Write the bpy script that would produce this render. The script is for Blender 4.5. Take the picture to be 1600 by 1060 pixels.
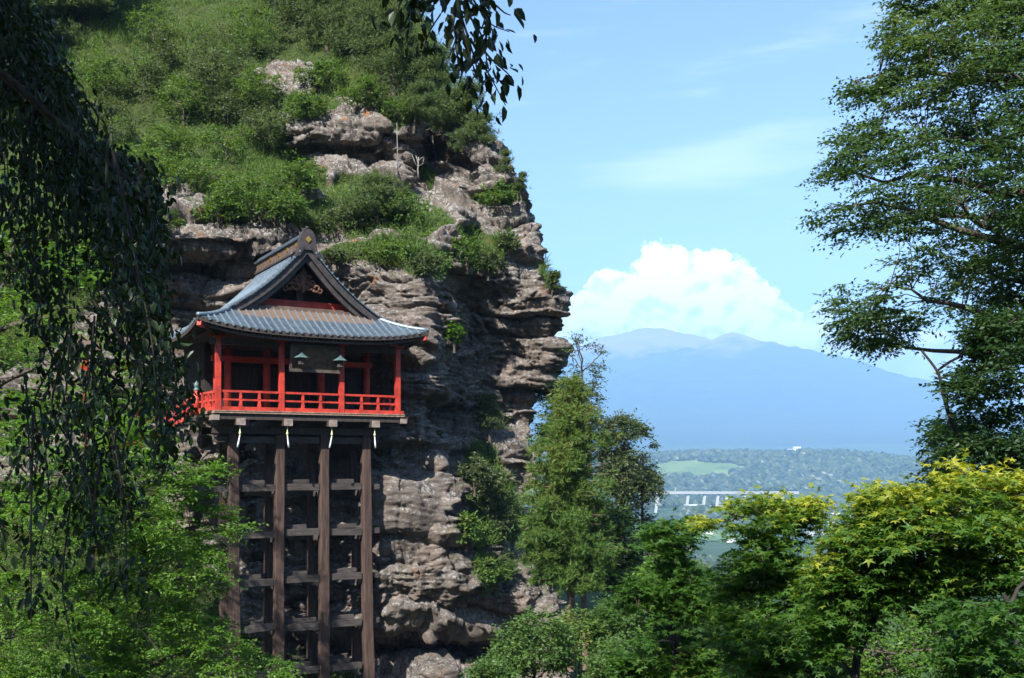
import bpy, math
import numpy as np
from mathutils import Vector

scene = bpy.context.scene
for o in list(bpy.data.objects): bpy.data.objects.remove(o)
COL = scene.collection
rng = np.random.default_rng(11)

# ------------------------------------------------------------------ camera
F = 1600.0; PX0 = 800.0; HY = 720.0                 # focal length and horizon, in pixels of the photograph
cam = bpy.data.cameras.new('camera'); cam_o = bpy.data.objects.new('camera', cam); COL.objects.link(cam_o)
cam.sensor_width = 36; cam.lens = 36.0; cam.shift_y = (HY - 530) / 1600.0
cam.clip_start = 0.1; cam.clip_end = 60000
cam_o.location = (0, 0, 0); cam_o.rotation_euler = (math.radians(90), 0, 0)
scene.camera = cam_o

# ------------------------------------------------------------------ world, sun, exposure
SUN_AZ = math.radians(24)      # measured from straight behind the camera towards its left
SUN_EL = math.radians(43)
TO_SUN = Vector((-math.sin(SUN_AZ)*math.cos(SUN_EL), -math.cos(SUN_AZ)*math.cos(SUN_EL), math.sin(SUN_EL)))
world = bpy.data.worlds.new('World'); scene.world = world; world.use_nodes = True
nt = world.node_tree; nt.nodes.clear()
def N(t, **kw):
    n = nt.nodes.new(t)
    for k, v in kw.items(): setattr(n, k, v)
    return n
def L(a, b): nt.links.new(a, b)
def M(op, a, b=None, c=None, clamp=False):
    n = nt.nodes.new('ShaderNodeMath'); n.operation = op; n.use_clamp = clamp
    for i, v in enumerate((a, b, c)):
        if v is None: continue
        if isinstance(v, (int, float)): n.inputs[i].default_value = v
        else: nt.links.new(v, n.inputs[i])
    return n.outputs[0]
def SM(v, lo, hi, a=0.0, b=1.0):
    n = nt.nodes.new('ShaderNodeMapRange'); n.interpolation_type = 'SMOOTHSTEP'
    nt.links.new(v, n.inputs[0])
    n.inputs[1].default_value = lo; n.inputs[2].default_value = hi; n.inputs[3].default_value = a; n.inputs[4].default_value = b
    return n.outputs[0]
wout = N('ShaderNodeOutputWorld'); bg = N('ShaderNodeBackground'); bg.inputs[1].default_value = 0.094
sky = N('ShaderNodeTexSky', sky_type='NISHITA'); sky.sun_disc = False
sky.sun_elevation = SUN_EL; sky.sun_rotation = math.pi + SUN_AZ
sky.altitude = 700; sky.air_density = 1.0; sky.dust_density = 0.6; sky.ozone_density = 1.5
tc = N('ShaderNodeTexCoord'); sep = N('ShaderNodeSeparateXYZ'); L(tc.outputs['Generated'], sep.inputs[0])
# azimuth and elevation of the view direction (radians); the clouds are fixed in the sky by these
AZ = M('ARCTAN2', sep.outputs[0], sep.outputs[1])
EL = M('ARCSINE', sep.outputs[2])
def azel(px, py):
    d = Vector(((px-PX0)/F, 1, (HY-py)/F)).normalized()
    return math.atan2(d.x, d.y), math.asin(d.z)
comb = N('ShaderNodeCombineXYZ'); L(AZ, comb.inputs[0]); L(EL, comb.inputs[1])
def NOI(vec, scale, detail=5, rough=.55, dist=0.0, out='Fac'):
    n = N('ShaderNodeTexNoise'); n.inputs['Scale'].default_value = scale; n.inputs['Detail'].default_value = detail
    n.inputs['Roughness'].default_value = rough; n.inputs['Distortion'].default_value = dist
    L(vec, n.inputs['Vector']); return n.outputs[out]
warp = NOI(comb.outputs[0], 22, 4, .6, 0, 'Color')
vm = N('ShaderNodeVectorMath', operation='MULTIPLY_ADD'); L(warp, vm.inputs[0]); vm.inputs[1].default_value = (.034, .034, 0); vm.inputs[2].default_value = (-.017, -.017, 0)
va = N('ShaderNodeVectorMath', operation='ADD'); L(comb.outputs[0], va.inputs[0]); L(vm.outputs[0], va.inputs[1])
puffs = [(1040,440,62),(1112,452,66),(962,462,48),(1165,492,52),(918,505,56),(1000,505,85),(1080,520,105),(1200,535,70),(1280,548,66),
         (1365,566,66),(1450,586,72),(880,520,52),(820,540,70),(1560,628,70),(720,550,80)]
best = None
for (px, py, r) in puffs:
    a, e = azel(px, py)
    d = N('ShaderNodeVectorMath', operation='DISTANCE'); L(va.outputs[0], d.inputs[0]); d.inputs[1].default_value = (a, e, 0)
    m = M('MULTIPLY_ADD', d.outputs['Value'], -1.0/(r/F), 1.0)
    best = m if best is None else M('SMOOTH_MAX', best, m, 0.12)
# low cumulus elsewhere round the horizon
band = M('SUBTRACT', 0.25, M('MULTIPLY', M('ABSOLUTE', M('SUBTRACT', EL, .07)), 7))
oth = M('ADD', band, M('MULTIPLY', M('SUBTRACT', NOI(comb.outputs[0], 3.2, 5, .5), .58), 2.2))
far_side = SM(M('ABSOLUTE', AZ), .5, .75)
best = M('MAXIMUM', best, M('SUBTRACT', M('MULTIPLY', oth, far_side), M('MULTIPLY', M('SUBTRACT', 1.0, far_side), 1.0)))
billow = NOI(comb.outputs[0], 60, 6, .58)
dens = M('ADD', best, M('MULTIPLY', M('SUBTRACT', billow, .5), .95))
edge = NOI(comb.outputs[0], 11, 3)
cmask = SM(dens, .0, .13)
# fluffs catch the sun on the side that faces it: difference of the billow field towards the sun
sh = N('ShaderNodeVectorMath', operation='ADD'); L(comb.outputs[0], sh.inputs[0]); sh.inputs[1].default_value = (-.006, .010, 0)
bill2 = NOI(sh.outputs[0], 34, 4, .5); bill1 = NOI(comb.outputs[0], 34, 4, .5)
relief = M('SUBTRACT', bill1, bill2)
lit = SM(M('ADD', M('MULTIPLY', relief, 4.5), M('MULTIPLY', M('SUBTRACT', EL, .105), 5.5)), -.5, .35)
ccol = N('ShaderNodeMix', data_type='RGBA'); L(lit, ccol.inputs[0])
ccol.inputs[6].default_value = (6.4, 7.0, 7.9, 1); ccol.inputs[7].default_value = (10.6, 10.6, 10.7, 1)
# thin streaks of high cloud
map_ = N('ShaderNodeMapping'); L(comb.outputs[0], map_.inputs[0]); map_.inputs['Rotation'].default_value = (0, 0, math.radians(-7)); map_.inputs['Scale'].default_value = (2.2, 16, 1)
cir = NOI(map_.outputs[0], 2.1, 7, .62, .35)
cirm = M('MULTIPLY', SM(cir, .52, .84), M('MULTIPLY', SM(EL, .08, .22), SM(EL, .55, .30)))
# a wider veil of the same high cloud
ca, ce = azel(1120, 248)
veil = M('SQRT', M('ADD', M('POWER', M('MULTIPLY', M('SUBTRACT', AZ, ca), 7.5), 2.0), M('POWER', M('MULTIPLY', M('SUBTRACT', M('SUBTRACT', EL, ce), M('MULTIPLY', M('SUBTRACT', AZ, ca), .10)), 34.0), 2.0)))
veilm = M('MULTIPLY', SM(M('ADD', veil, M('MULTIPLY', M('SUBTRACT', cir, .5), -2.2)), 1.15, .1), .75)
cirm = M('MAXIMUM', cirm, veilm)
mixc = N('ShaderNodeMix', data_type='RGBA'); L(M('MULTIPLY', cirm, .5), mixc.inputs[0]); L(sky.outputs[0], mixc.inputs[6]); mixc.inputs[7].default_value = (6.3, 6.8, 7.4, 1)
mixk = N('ShaderNodeMix', data_type='RGBA'); L(cmask, mixk.inputs[0]); L(mixc.outputs[2], mixk.inputs[6]); L(ccol.outputs[2], mixk.inputs[7])
L(mixk.outputs[2], bg.inputs[0]); L(bg.outputs[0], wout.inputs[0])

sun = bpy.data.lights.new('sun', 'SUN'); sun.energy = 4.5; sun.angle = math.radians(.53); sun.color = (1, .965, .91)
sun_o = bpy.data.objects.new('sun', sun); COL.objects.link(sun_o)
sun_o.location = (-60, -120, 150); sun_o.rotation_euler = TO_SUN.to_track_quat('Z', 'Y').to_euler()

vs = scene.view_settings; vs.view_transform = 'Standard'; vs.look = 'None'; vs.exposure = 1.64; vs.gamma = 1
vs.use_curve_mapping = False
cy = scene.cycles
cy.use_denoising = True; cy.max_bounces = 6; cy.diffuse_bounces = 3; cy.glossy_bounces = 2; cy.transmission_bounces = 3
cy.transparent_max_bounces = 8; cy.volume_bounces = 1; cy.use_adaptive_sampling = True; cy.adaptive_threshold = 0.012
cy.sample_clamp_indirect = 4; cy.caustics_reflective = False; cy.caustics_refractive = False

# ------------------------------------------------------------------ helpers
def P(px, py, Y):
    return np.array([(px-PX0)/F*Y, Y, (HY-py)/F*Y])
def PJ(v):                                                # world points -> photo pixels
    v = np.asarray(v); return PX0 + v[...,0]/v[...,1]*F, HY - v[...,2]/v[...,1]*F
def _h(ix, iy, iz, s):
    h = (ix.astype(np.uint32)*np.uint32(374761393) + iy.astype(np.uint32)*np.uint32(668265263) + iz.astype(np.uint32)*np.uint32(2147483647) + np.uint32((s*144665 + 1013) & 0xffffffff))
    h = (h ^ (h >> np.uint32(13))) * np.uint32(1274126177); h = (h ^ (h >> np.uint32(16))) * np.uint32(2246822519)
    return (h ^ (h >> np.uint32(15)))
def vnoise(p, seed=0):                                    # value noise, -1..1
    p = np.asarray(p, float); i = np.floor(p).astype(np.int64); f = p - i; f = f*f*f*(f*(f*6-15)+10)
    r = 0
    for dx in (0,1):
        wx = f[...,0] if dx else 1-f[...,0]
        for dy in (0,1):
            wy = f[...,1] if dy else 1-f[...,1]
            for dz in (0,1):
                wz = f[...,2] if dz else 1-f[...,2]
                r = r + wx*wy*wz*(_h(i[...,0]+dx, i[...,1]+dy, i[...,2]+dz, seed)/2147483647.5 - 1)
    return r
def fbm(p, oct=4, seed=0, gain=.5, lac=2.03):
    p = np.asarray(p, float); a = 1; s = 0; t = 0
    for k in range(oct):
        s = s + a*vnoise(p + k*17.3, seed+k*7); t += a; a *= gain; p = p*lac
    return s/t
def worley(p, seed=0):
    p = np.asarray(p, float); i = np.floor(p).astype(np.int64)
    f1 = np.full(p.shape[:-1], 9.0); f2 = f1.copy(); cid = np.zeros(p.shape[:-1])
    for dx in (-1,0,1):
        for dy in (-1,0,1):
            for dz in (-1,0,1):
                c = i + np.array([dx,dy,dz])
                hx = _h(c[...,0],c[...,1],c[...,2],seed)/4294967295.; hy = _h(c[...,0],c[...,1],c[...,2],seed+1)/4294967295.; hz = _h(c[...,0],c[...,1],c[...,2],seed+2)/4294967295.
                d = np.sqrt((c[...,0]+hx-p[...,0])**2+(c[...,1]+hy-p[...,1])**2+(c[...,2]+hz-p[...,2])**2)
                m = d < f1
                f2 = np.where(m, f1, np.minimum(f2, d)); f1 = np.where(m, d, f1); cid = np.where(m, hx*.5+hz*.5, cid)
    return f1, f2, cid
def sstep(x, a, b):
    t = np.clip((x-a)/(b-a), 0, 1); return t*t*(3-2*t)
def in_poly(px, py, poly):
    px = np.asarray(px, float); py = np.asarray(py, float); r = np.zeros(px.shape, bool); n = len(poly)
    for k in range(n):
        x1,y1 = poly[k]; x2,y2 = poly[(k+1)%n]
        if y1 == y2: continue
        c = ((y1 > py) != (y2 > py)) & (px < (x2-x1)*(py-y1)/(y2-y1)+x1); r ^= c
    return r
def edge_dist(px, py, poly):
    d = np.full(np.shape(px), 1e9); n = len(poly)
    for k in range(n):
        a = np.array(poly[k], float); b = np.array(poly[(k+1)%n], float); ab = b-a
        t = np.clip(((px-a[0])*ab[0]+(py-a[1])*ab[1])/max(ab@ab, 1e-9), 0, 1)
        d = np.minimum(d, np.hypot(px-a[0]-t*ab[0], py-a[1]-t*ab[1]))
    return d
def norm(v):
    return v/np.maximum(np.linalg.norm(v, axis=-1, keepdims=True), 1e-9)

def tag(o, label=None, cat=None, group=None, kind=None):
    if label: o['label'] = label
    if cat: o['category'] = cat
    if group: o['group'] = group
    if kind: o['kind'] = kind
    return o
def empty(name, loc=(0,0,0), rz=0):
    o = bpy.data.objects.new(name, None); COL.objects.link(o); o.location = loc; o.rotation_euler = (0,0,rz); o.empty_display_size = .2
    return o
def link(name, me, parent=None, loc=None):
    o = bpy.data.objects.new(name, me); COL.objects.link(o)
    if parent is not None: o.parent = parent
    if loc is not None: o.location = loc
    return o
def raw_mesh(name, V, FA, mat, smooth=False, attrs=None):
    """V (n,3); FA list of (m,k) index arrays"""
    me = bpy.data.meshes.new(name); V = np.asarray(V, np.float32)
    FA = [np.asarray(f, np.int32) for f in FA if len(f)]
    me.vertices.add(len(V)); me.vertices.foreach_set('co', V.ravel())
    loops = np.concatenate([f.ravel() for f in FA]); tot = np.concatenate([np.full(len(f), f.shape[1], np.int32) for f in FA])
    me.loops.add(len(loops)); me.loops.foreach_set('vertex_index', loops)
    me.polygons.add(len(tot)); st = np.concatenate([[0], np.cumsum(tot)[:-1]]).astype(np.int32)
    me.polygons.foreach_set('loop_start', st); me.polygons.foreach_set('loop_total', tot)
    me.update(calc_edges=True); me.validate()
    me.polygons.foreach_set('use_smooth', np.full(len(me.polygons), bool(smooth)))
    for k, a in (attrs or {}).items():
        at = me.attributes.new(k, 'FLOAT', 'POINT'); at.data.foreach_set('value', np.asarray(a, np.float32))
    if mat: me.materials.append(mat)
    return me
class MB:
    """collects boxes, bars, tubes, prisms; build() links them as one mesh object"""
    def __init__(s): s.V = []; s.Fq = []; s.Ft = []; s.n = 0
    def add(s, V, Fs):
        V = np.asarray(V, float)
        for f in Fs:
            f = np.asarray(f)
            if f.size == 0: continue
            (s.Fq if f.shape[1] == 4 else s.Ft).append(f + s.n)
        s.V.append(V); s.n += len(V)
    def box(s, x0, x1, y0, y1, z0, z1, taper=None):
        V = np.array([[x0,y0,z0],[x1,y0,z0],[x1,y1,z0],[x0,y1,z0],[x0,y0,z1],[x1,y0,z1],[x1,y1,z1],[x0,y1,z1]], float)
        if taper:
            c = V[4:].mean(0); V[4:,:2] = c[:2] + (V[4:,:2]-c[:2])*taper
        s.add(V, [np.array([[0,3,2,1],[4,5,6,7],[0,1,5,4],[1,2,6,5],[2,3,7,6],[3,0,4,7]])]); return s
    def bar(s, a, b, w, h, up=(0,0,1)):
        a = np.asarray(a, float); b = np.asarray(b, float); d = norm(b-a); up = np.asarray(up, float)
        sd = np.cross(d, up); sd = norm(sd) if np.linalg.norm(sd) > 1e-4 else np.array([1.,0,0]); u = np.cross(sd, d)
        V = [];
        for p in (a, b):
            for (i, j) in ((-1,-1),(1,-1),(1,1),(-1,1)): V.append(p + sd*i*w/2 + u*j*h/2)
        s.add(V, [np.array([[0,3,2,1],[4,5,6,7],[0,1,5,4],[1,2,6,5],[2,3,7,6],[3,0,4,7]])]); return s
    def tube(s, path, rad, sides=6, cap=True):
        path = np.asarray(path, float); n = len(path); rad = np.broadcast_to(np.asarray(rad, float), (n,))
        tg = np.gradient(path, axis=0); tg = norm(tg)
        ref = np.array([0.31,0.17,.93]); ref2 = np.array([1.,.1,0])
        rf = np.where(np.abs(tg@ref)[:,None] > .95, ref2, ref)
        a = norm(np.cross(tg, rf)); b = np.cross(tg, a)
        th = np.arange(sides)*2*math.pi/sides
        V = path[:,None,:] + rad[:,None,None]*(a[:,None,:]*np.cos(th)[None,:,None] + b[:,None,:]*np.sin(th)[None,:,None])
        i = np.arange(n-1)[:,None]*sides; j = np.arange(sides)[None,:]; j2 = (j+1) % sides
        Fq = np.stack([i+j, i+j2, i+sides+j2, i+sides+j], -1).reshape(-1,4)
        V = V.reshape(-1,3); fs = [Fq]
        if cap:
            V = np.vstack([V, path[:1], path[-1:]]); k = np.arange(sides); k2 = (k+1) % sides
            fs.append(np.stack([np.full(sides, n*sides), k2, k], -1)); o = (n-1)*sides
            fs.append(np.stack([np.full(sides, n*sides+1), o+k, o+k2], -1))
        s.add(V, fs); return s
    def lathe(s, cx, cy, prof, sides=12):
        return s.tube([(cx,cy,z) for z, r in prof], [max(r,1e-3) for z, r in prof], sides)
    def prism(s, poly, y0, y1, axis='y'):
        """polygon in (x,z), extruded along y"""
        poly = np.asarray(poly, float); n = len(poly)
        A = np.stack([poly[:,0], np.full(n, y0), poly[:,1]], -1); B = np.stack([poly[:,0], np.full(n, y1), poly[:,1]], -1)
        V = np.vstack([A, B, A.mean(0), B.mean(0)]); k = np.arange(n); k2 = (k+1) % n
        s.add(V, [np.stack([k, k2, n+k2, n+k], -1), np.stack([np.full(n, 2*n), k2, k], -1), np.stack([np.full(n, 2*n+1), n+k, n+k2], -1)]); return s
    def grid(s, G, flip=False):
        """G (r,c,3) surface"""
        r, c = G.shape[:2]; i = np.arange(r-1)[:,None]*c; j = np.arange(c-1)[None,:]
        f = np.stack([i+j, i+j+1, i+c+j+1, i+c+j], -1).reshape(-1,4)
        s.add(G.reshape(-1,3), [f[:, ::-1] if flip else f]); return s
    def mesh(s, name, mat, smooth=False):
        fa = []
        if s.Fq: fa.append(np.vstack(s.Fq))
        if s.Ft: fa.append(np.vstack(s.Ft))
        return raw_mesh(name, np.vstack(s.V), fa, mat, smooth)
    def build(s, name, mat, parent=None, smooth=False, loc=None):
        return link(name, s.mesh(name, mat, smooth), parent, loc)

# ------------------------------------------------------------------ materials
def new_mat(name):
    global nt
    m = bpy.data.materials.new(name); m.use_nodes = True; nt = m.node_tree; nt.nodes.clear()
    out = N('ShaderNodeOutputMaterial'); b = N('ShaderNodeBsdfPrincipled'); L(b.outputs[0], out.inputs[0])
    return m, b, out
def RAMP(fac, stops):
    r = N('ShaderNodeValToRGB'); e = r.color_ramp.elements
    while len(e) < len(stops): e.new(.5)
    for k, (p, c) in enumerate(stops): e[k].position = p; e[k].color = (*c, 1)
    L(fac, r.inputs[0]); return r.outputs[0]
def MIX(f, a, b, blend='MIX'):
    n = N('ShaderNodeMix', data_type='RGBA', blend_type=blend)
    if isinstance(f, (int, float)): n.inputs[0].default_value = f
    else: L(f, n.inputs[0])
    for s_, v in ((6, a), (7, b)):
        if isinstance(v, tuple): n.inputs[s_].default_value = (*v, 1)
        else: L(v, n.inputs[s_])
    return n.outputs[2]
def BUMP(b, h, strength=.5, dist=.05):
    n = N('ShaderNodeBump'); n.inputs['Strength'].default_value = strength; n.inputs['Distance'].default_value = dist
    L(h, n.inputs['Height']); L(n.outputs[0], b.inputs['Normal'])
def OBJC(scale=(1,1,1), rot=(0,0,0), which='Object'):
    t = N('ShaderNodeTexCoord'); mp = N('ShaderNodeMapping'); L(t.outputs[which], mp.inputs[0]); mp.inputs['Scale'].default_value = scale; mp.inputs['Rotation'].default_value = rot
    return mp.outputs[0]
def painted(name, col, var=.25, rough=.5, metal=0., scale=3., bump=.15, dirt=(.05,.04,.035), dirt_amt=.25, stretch=(1,1,1)):
    m, b, o = new_mat(name); v = OBJC(stretch)
    n1 = NOI(v, scale, 6, .6); n2 = NOI(v, scale*6, 4, .6)
    c = MIX(SM(n1, .3, .7), tuple(x*(1-var) for x in col), tuple(min(1, x*(1+var)) for x in col))
    c = MIX(M('MULTIPLY', SM(n2, .55, .75), dirt_amt), c, dirt)
    L(c, b.inputs['Base Color']); b.inputs['Roughness'].default_value = rough; b.inputs['Metallic'].default_value = metal
    if bump: BUMP(b, n2, bump, .02)
    return m
MT = {}
MT['red'] = painted('vermilion_paint', (.46,.042,.024), .32, .5, dirt=(.16,.04,.03), dirt_amt=.6)
MT['red_dull'] = painted('dull_vermilion', (.40,.045,.028), .3, .6, dirt=(.08,.03,.02), dirt_amt=.4)  # duller red on the gable tie beam, inner pillars, lintel and brackets
MT['dark_wood'] = painted('dark_old_timber', (.045,.034,.028), .4, .75, scale=5, bump=.4, stretch=(3,3,.4))
MT['post_wood'] = painted('weathered_brown_timber', (.068,.040,.029), .55, .85, scale=4, bump=.5, dirt=(.03,.022,.02), dirt_amt=.5, stretch=(4,4,.25))
MT['beam_wood'] = painted('weathered_grey_timber', (.062,.05,.044), .45, .85, scale=4, bump=.5, dirt=(.03,.025,.022), dirt_amt=.5, stretch=(.5,3,3))
MT['beam_end'] = painted('sawn_beam_end', (.25,.2,.17), .3, .85, scale=6)
MT['deck_edge'] = painted('pale_deck_timber', (.30,.20,.14), .4, .8, scale=8)
MT['black_wall'] = painted('shade_dark_wall', (.022,.016,.014), .4, .8)  # near-black colour carries the shade of hall interior, gable recess and eave underside
MT['gable_wood'] = painted('reddish_carved_wood', (.13,.060,.040), .4, .7, scale=8)
MT['hafu'] = painted('dark_barge_board', (.05,.042,.04), .35, .6, scale=4)
MT['gold'] = painted('gilded_metal', (.75,.45,.09), .2, .35, .85, dirt_amt=.1)
MT['ridge_brown'] = painted('brown_copper', (.16,.105,.075), .3, .6, .3)
MT['teal'] = painted('verdigris_bronze', (.10,.17,.17), .3, .6, .3)
MT['sign_gold'] = painted('old_gilt_board', (.085,.050,.022), .6, .6, scale=5, dirt=(.02,.016,.012), dirt_amt=.8)
MT['sign_frame'] = painted('dull_frame', (.08,.062,.048), .4, .7)
MT['white'] = painted('white_enamel', (.78,.78,.76), .06, .5, dirt_amt=.1)
MT['yellow'] = painted('pale_yellow_cap', (.72,.68,.34), .1, .5, dirt_amt=.1)
def roof_mat(name, stain):
    m, b, o = new_mat(name); v = OBJC()
    n1 = NOI(v, 1.4, 6, .65); n2 = NOI(v, 14, 4, .6)
    c = MIX(SM(n1, .3, .7), (.060,.088,.115), (.115,.150,.180))
    c = MIX(M('MULTIPLY', SM(n2, .5, .8), .35), c, (.22,.25,.26))
    if stain:
        at = N('ShaderNodeAttribute', attribute_name='stain')
        c = MIX(SM(M('ADD', at.outputs['Fac'], M('MULTIPLY', M('SUBTRACT', NOI(v, 5, 5, .7), .5), .8)), .4, .65), c, (.235,.155,.11))
    L(c, b.inputs['Base Color']); b.inputs['Roughness'].default_value = .42; b.inputs['Metallic'].default_value = .35
    BUMP(b, n2, .12, .02); return m
MT['roof'] = roof_mat('blue_grey_roof_sheet', True)
MT['batten'] = painted('pale_blue_batten', (.19,.24,.275), .25, .4, .3, scale=8)
def bark(name, col, dark):
    m, b, o = new_mat(name); v = OBJC((3,3,.6)); n = NOI(v, 6, 6, .7)
    L(MIX(SM(n, .35, .65), dark, col), b.inputs['Base Color']); b.inputs['Roughness'].default_value = .9; BUMP(b, n, .8, .03); return m
MT['bark'] = bark('grey_brown_bark', (.13,.10,.075), (.04,.03,.023))
MT['bark_dark'] = bark('dark_bark', (.05,.04,.03), (.018,.014,.011))
MT['bark_red'] = bark('cedar_bark', (.26,.17,.12), (.10,.06,.045))
MT['bark_pale'] = bark('bleached_wood', (.36,.33,.30), (.18,.16,.14))
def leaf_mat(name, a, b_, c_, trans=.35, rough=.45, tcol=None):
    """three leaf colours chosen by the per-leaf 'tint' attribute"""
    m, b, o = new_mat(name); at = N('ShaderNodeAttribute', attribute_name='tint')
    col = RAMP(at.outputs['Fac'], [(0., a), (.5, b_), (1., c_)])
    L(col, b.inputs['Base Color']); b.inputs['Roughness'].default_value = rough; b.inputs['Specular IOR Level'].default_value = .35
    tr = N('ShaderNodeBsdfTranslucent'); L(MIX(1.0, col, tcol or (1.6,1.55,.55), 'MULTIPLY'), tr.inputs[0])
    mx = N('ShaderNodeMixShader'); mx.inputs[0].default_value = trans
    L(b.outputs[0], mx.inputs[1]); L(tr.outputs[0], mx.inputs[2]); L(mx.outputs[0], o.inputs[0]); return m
# ------------------------------------------------------------------ the cliff
ROWS = [
 (-120,[-700,-250,0,150,260,350,420,470,500,530,560,590],      [76,82,86,88,89,89,88,87,86,86,87,88]),
 (0,   [-600,-200,50,200,320,430,510,560,590,610,630,648],     [66,70,73,75,75,74,73,71,70,70,71,72]),
 (90,  [-570,-170,65,215,340,450,530,580,610,635,660,680],     [60,63.5,66.5,68,68,67,66,64.5,64,64,65,67]),
 (150, [-540,-150,80,230,360,465,550,605,640,665,690,710],     [56.5,59.5,62,63.5,63.5,61,60.5,60,61,61,62,64]),
 (195, [-520,-130,100,240,370,455,560,632,665,692,718,742],    [54,57,59.5,61.5,61.5,57.6,57.2,57.3,59.5,60.5,60.5,62]),
 (222, [-515,-125,105,245,370,455,560,634,668,700,735,765],    [53,56,58,59.5,59.5,58.0,57.6,57.8,61.5,60.5,59,60]),
 (245, [-510,-120,110,250,370,460,560,634,670,712,755,790],    [52,55,57,58,58,59.2,59.0,58.0,62.5,60,57.5,58]),
 (290, [-500,-110,120,250,380,470,560,620,665,720,770,806],    [50,52,53.5,54,54.3,55.5,56,56,60,58.5,56,57]),
 (330, [-500,-100,130,260,390,480,570,630,680,730,780,813],    [48,50,49,49.4,51,51.8,51.8,52.2,54.5,56,55.6,56]),
 (372, [-500,-100,130,260,400,490,580,650,690,735,790,832],    [47,49,48,47.9,49.2,49.6,49.2,49.2,51,54,54.5,55.5]),
 (405, [-500,-100,130,260,400,495,585,658,697,735,795,843],    [46.5,49,50.2,50.5,50.8,49.2,48.2,48.0,50,52.6,53.4,55]),
 (440, [-500,-100,130,260,400,505,595,664,702,733,798,860],    [46,49,50.4,50.8,51.2,49.2,47.4,47.0,50.5,53.0,53.2,54.6]),
 (475, [-500,-100,130,260,400,510,600,666,702,730,800,873],    [46,49,50.4,50.9,51.2,49.8,47.8,47.2,50.5,54.2,54.2,54.4]),
 (520, [-500,-100,130,260,400,520,610,668,700,726,800,868],    [45,48,49.6,50.6,51.5,50.4,47.2,46.8,50.8,54.6,55.0,55]),
 (560, [-500,-100,130,260,400,520,608,664,698,724,796,862],    [45,47.5,48.7,50,51.5,49.6,47.0,46.6,51.0,54.0,55.0,55.2]),
 (600, [-500,-100,130,260,400,520,605,660,695,722,790,845],    [45,47,48,50,51.5,48.9,47.0,47.0,51.5,53.4,55.4,55.6]),
 (660, [-500,-100,130,260,400,520,595,655,692,722,780,832],    [44,47,48,50,51,47.8,46.6,46.8,52,54.0,55.5,56]),
 (700, [-500,-100,130,260,400,520,590,645,692,718,776,826],    [44,46.4,47.4,49.4,50,46.9,45.8,46.2,49.5,50.8,51.8,53.2]),
 (740, [-500,-100,130,260,400,520,590,642,697,722,776,826],    [44,46,47,49,49.4,46.6,45.2,45.6,47.8,49.6,51.4,53]),
 (800, [-500,-100,130,260,400,520,590,650,712,745,790,835],    [43,45,46,48,48.6,46.3,44.9,45.2,46.8,48.4,50.5,52]),
 (845, [-500,-100,130,260,400,520,590,655,722,755,795,842],    [42.5,44.5,45.8,47.8,48.4,46.2,45.1,45.5,46.8,48.0,50,51.5]),
 (900, [-500,-100,130,260,400,520,590,660,735,770,805,855],    [42,44,45.4,47.4,48,45.9,44.6,44.8,46.0,47.2,49.2,50.8]),
 (945, [-500,-100,130,260,400,520,590,660,740,780,820,870],    [41,43,45,47,47.6,45.7,45.0,45.3,46.4,47.5,48.6,50]),
 (985, [-500,-100,130,260,400,520,590,655,730,775,820,875],    [41,43,44.4,46.4,47.2,45.9,46.6,47.6,48.8,49.6,50,50.4]),
 (1010,[-500,-100,130,260,400,520,590,650,720,770,820,880],    [40.6,42.6,44,46,47.4,47.4,50.4,52,52,51.5,51,50.5]),
 (1040,[-500,-100,130,260,400,520,590,650,720,770,820,885],    [40,42,43,45,46.6,46.6,48.8,50.5,50.5,50,49,48]),
 (1090,[-500,-100,130,260,400,520,590,650,720,770,820,890],    [38,40,41,42.5,43.5,43.6,44.2,44.4,44.6,44.4,44,44]),
 (1330,[-500,-100,130,260,400,520,590,650,720,770,820,900],    [30,31,32,33,34,34,34,34,34,34,35,36]),
]
def catmull(A, t):
    """A (n,...) control values at 0..n-1, t samples"""
    n = len(A); i = np.clip(np.floor(t).astype(int), 0, n-2); f = (t-i).reshape((-1,)+(1,)*(A.ndim-1))
    g = lambda k: A[np.clip(k, 0, n-1)]
    p0, p1, p2, p3 = g(i-1), g(i), g(i+1), g(i+2)
    c = .5*((2*p1)+(-p0+p2)*f+(2*p0-5*p1+4*p2-p3)*f*f+(-p0+3*p1-3*p2+p3)*f**3)
    return .65*c + .35*(p1+(p2-p1)*f)
net = np.array([[P(px, py, Y) for px, Y in zip(pxs, Ys)] for py, pxs, Ys in ROWS])       # (rows,12,3)
edgeP = net[:, -1]
b1 = edgeP + np.array([-.4, 3.0, .4]); b2 = edgeP + np.array([-3.5, 12, 2.]); b3 = edgeP + np.array([-16, 34, 4.])
net = np.concatenate([net, b1[:,None], b2[:,None], b3[:,None]], 1)
segs = [14,46,78,72,62,58,44,24,30,40,42,18,16,10]
tc_ = np.concatenate([k + np.arange(n)/n for k, n in enumerate(segs)] + [[len(segs)]])
pys = [r[0] for r in ROWS]; tr_ = []
for k in range(len(pys)-1):
    n = max(3, int((pys[k+1]-pys[k])/(1.8 if 0 <= pys[k] < 1080 else 8)))
    tr_.append(k + np.arange(n)/n)
tr_ = np.concatenate(tr_ + [[len(pys)-1]])
S = catmull(net, tr_)                                             # (R,12+3,3)
S = np.swapaxes(catmull(np.swapaxes(S, 0, 1), tc_), 0, 1)          # (R,C,3)
du = np.gradient(S, axis=1); dv = np.gradient(S, axis=0)
nrm = norm(np.cross(du, dv)); nrm = np.where((nrm[...,1:2] > 0) & (np.abs(nrm[...,0:1]) < .5), -nrm, nrm)
nrm = np.where(((nrm*np.array([1.,-1.,.3])).sum(-1) < 0)[...,None], -nrm, nrm)
pxg, pyg = PJ(S)
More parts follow.
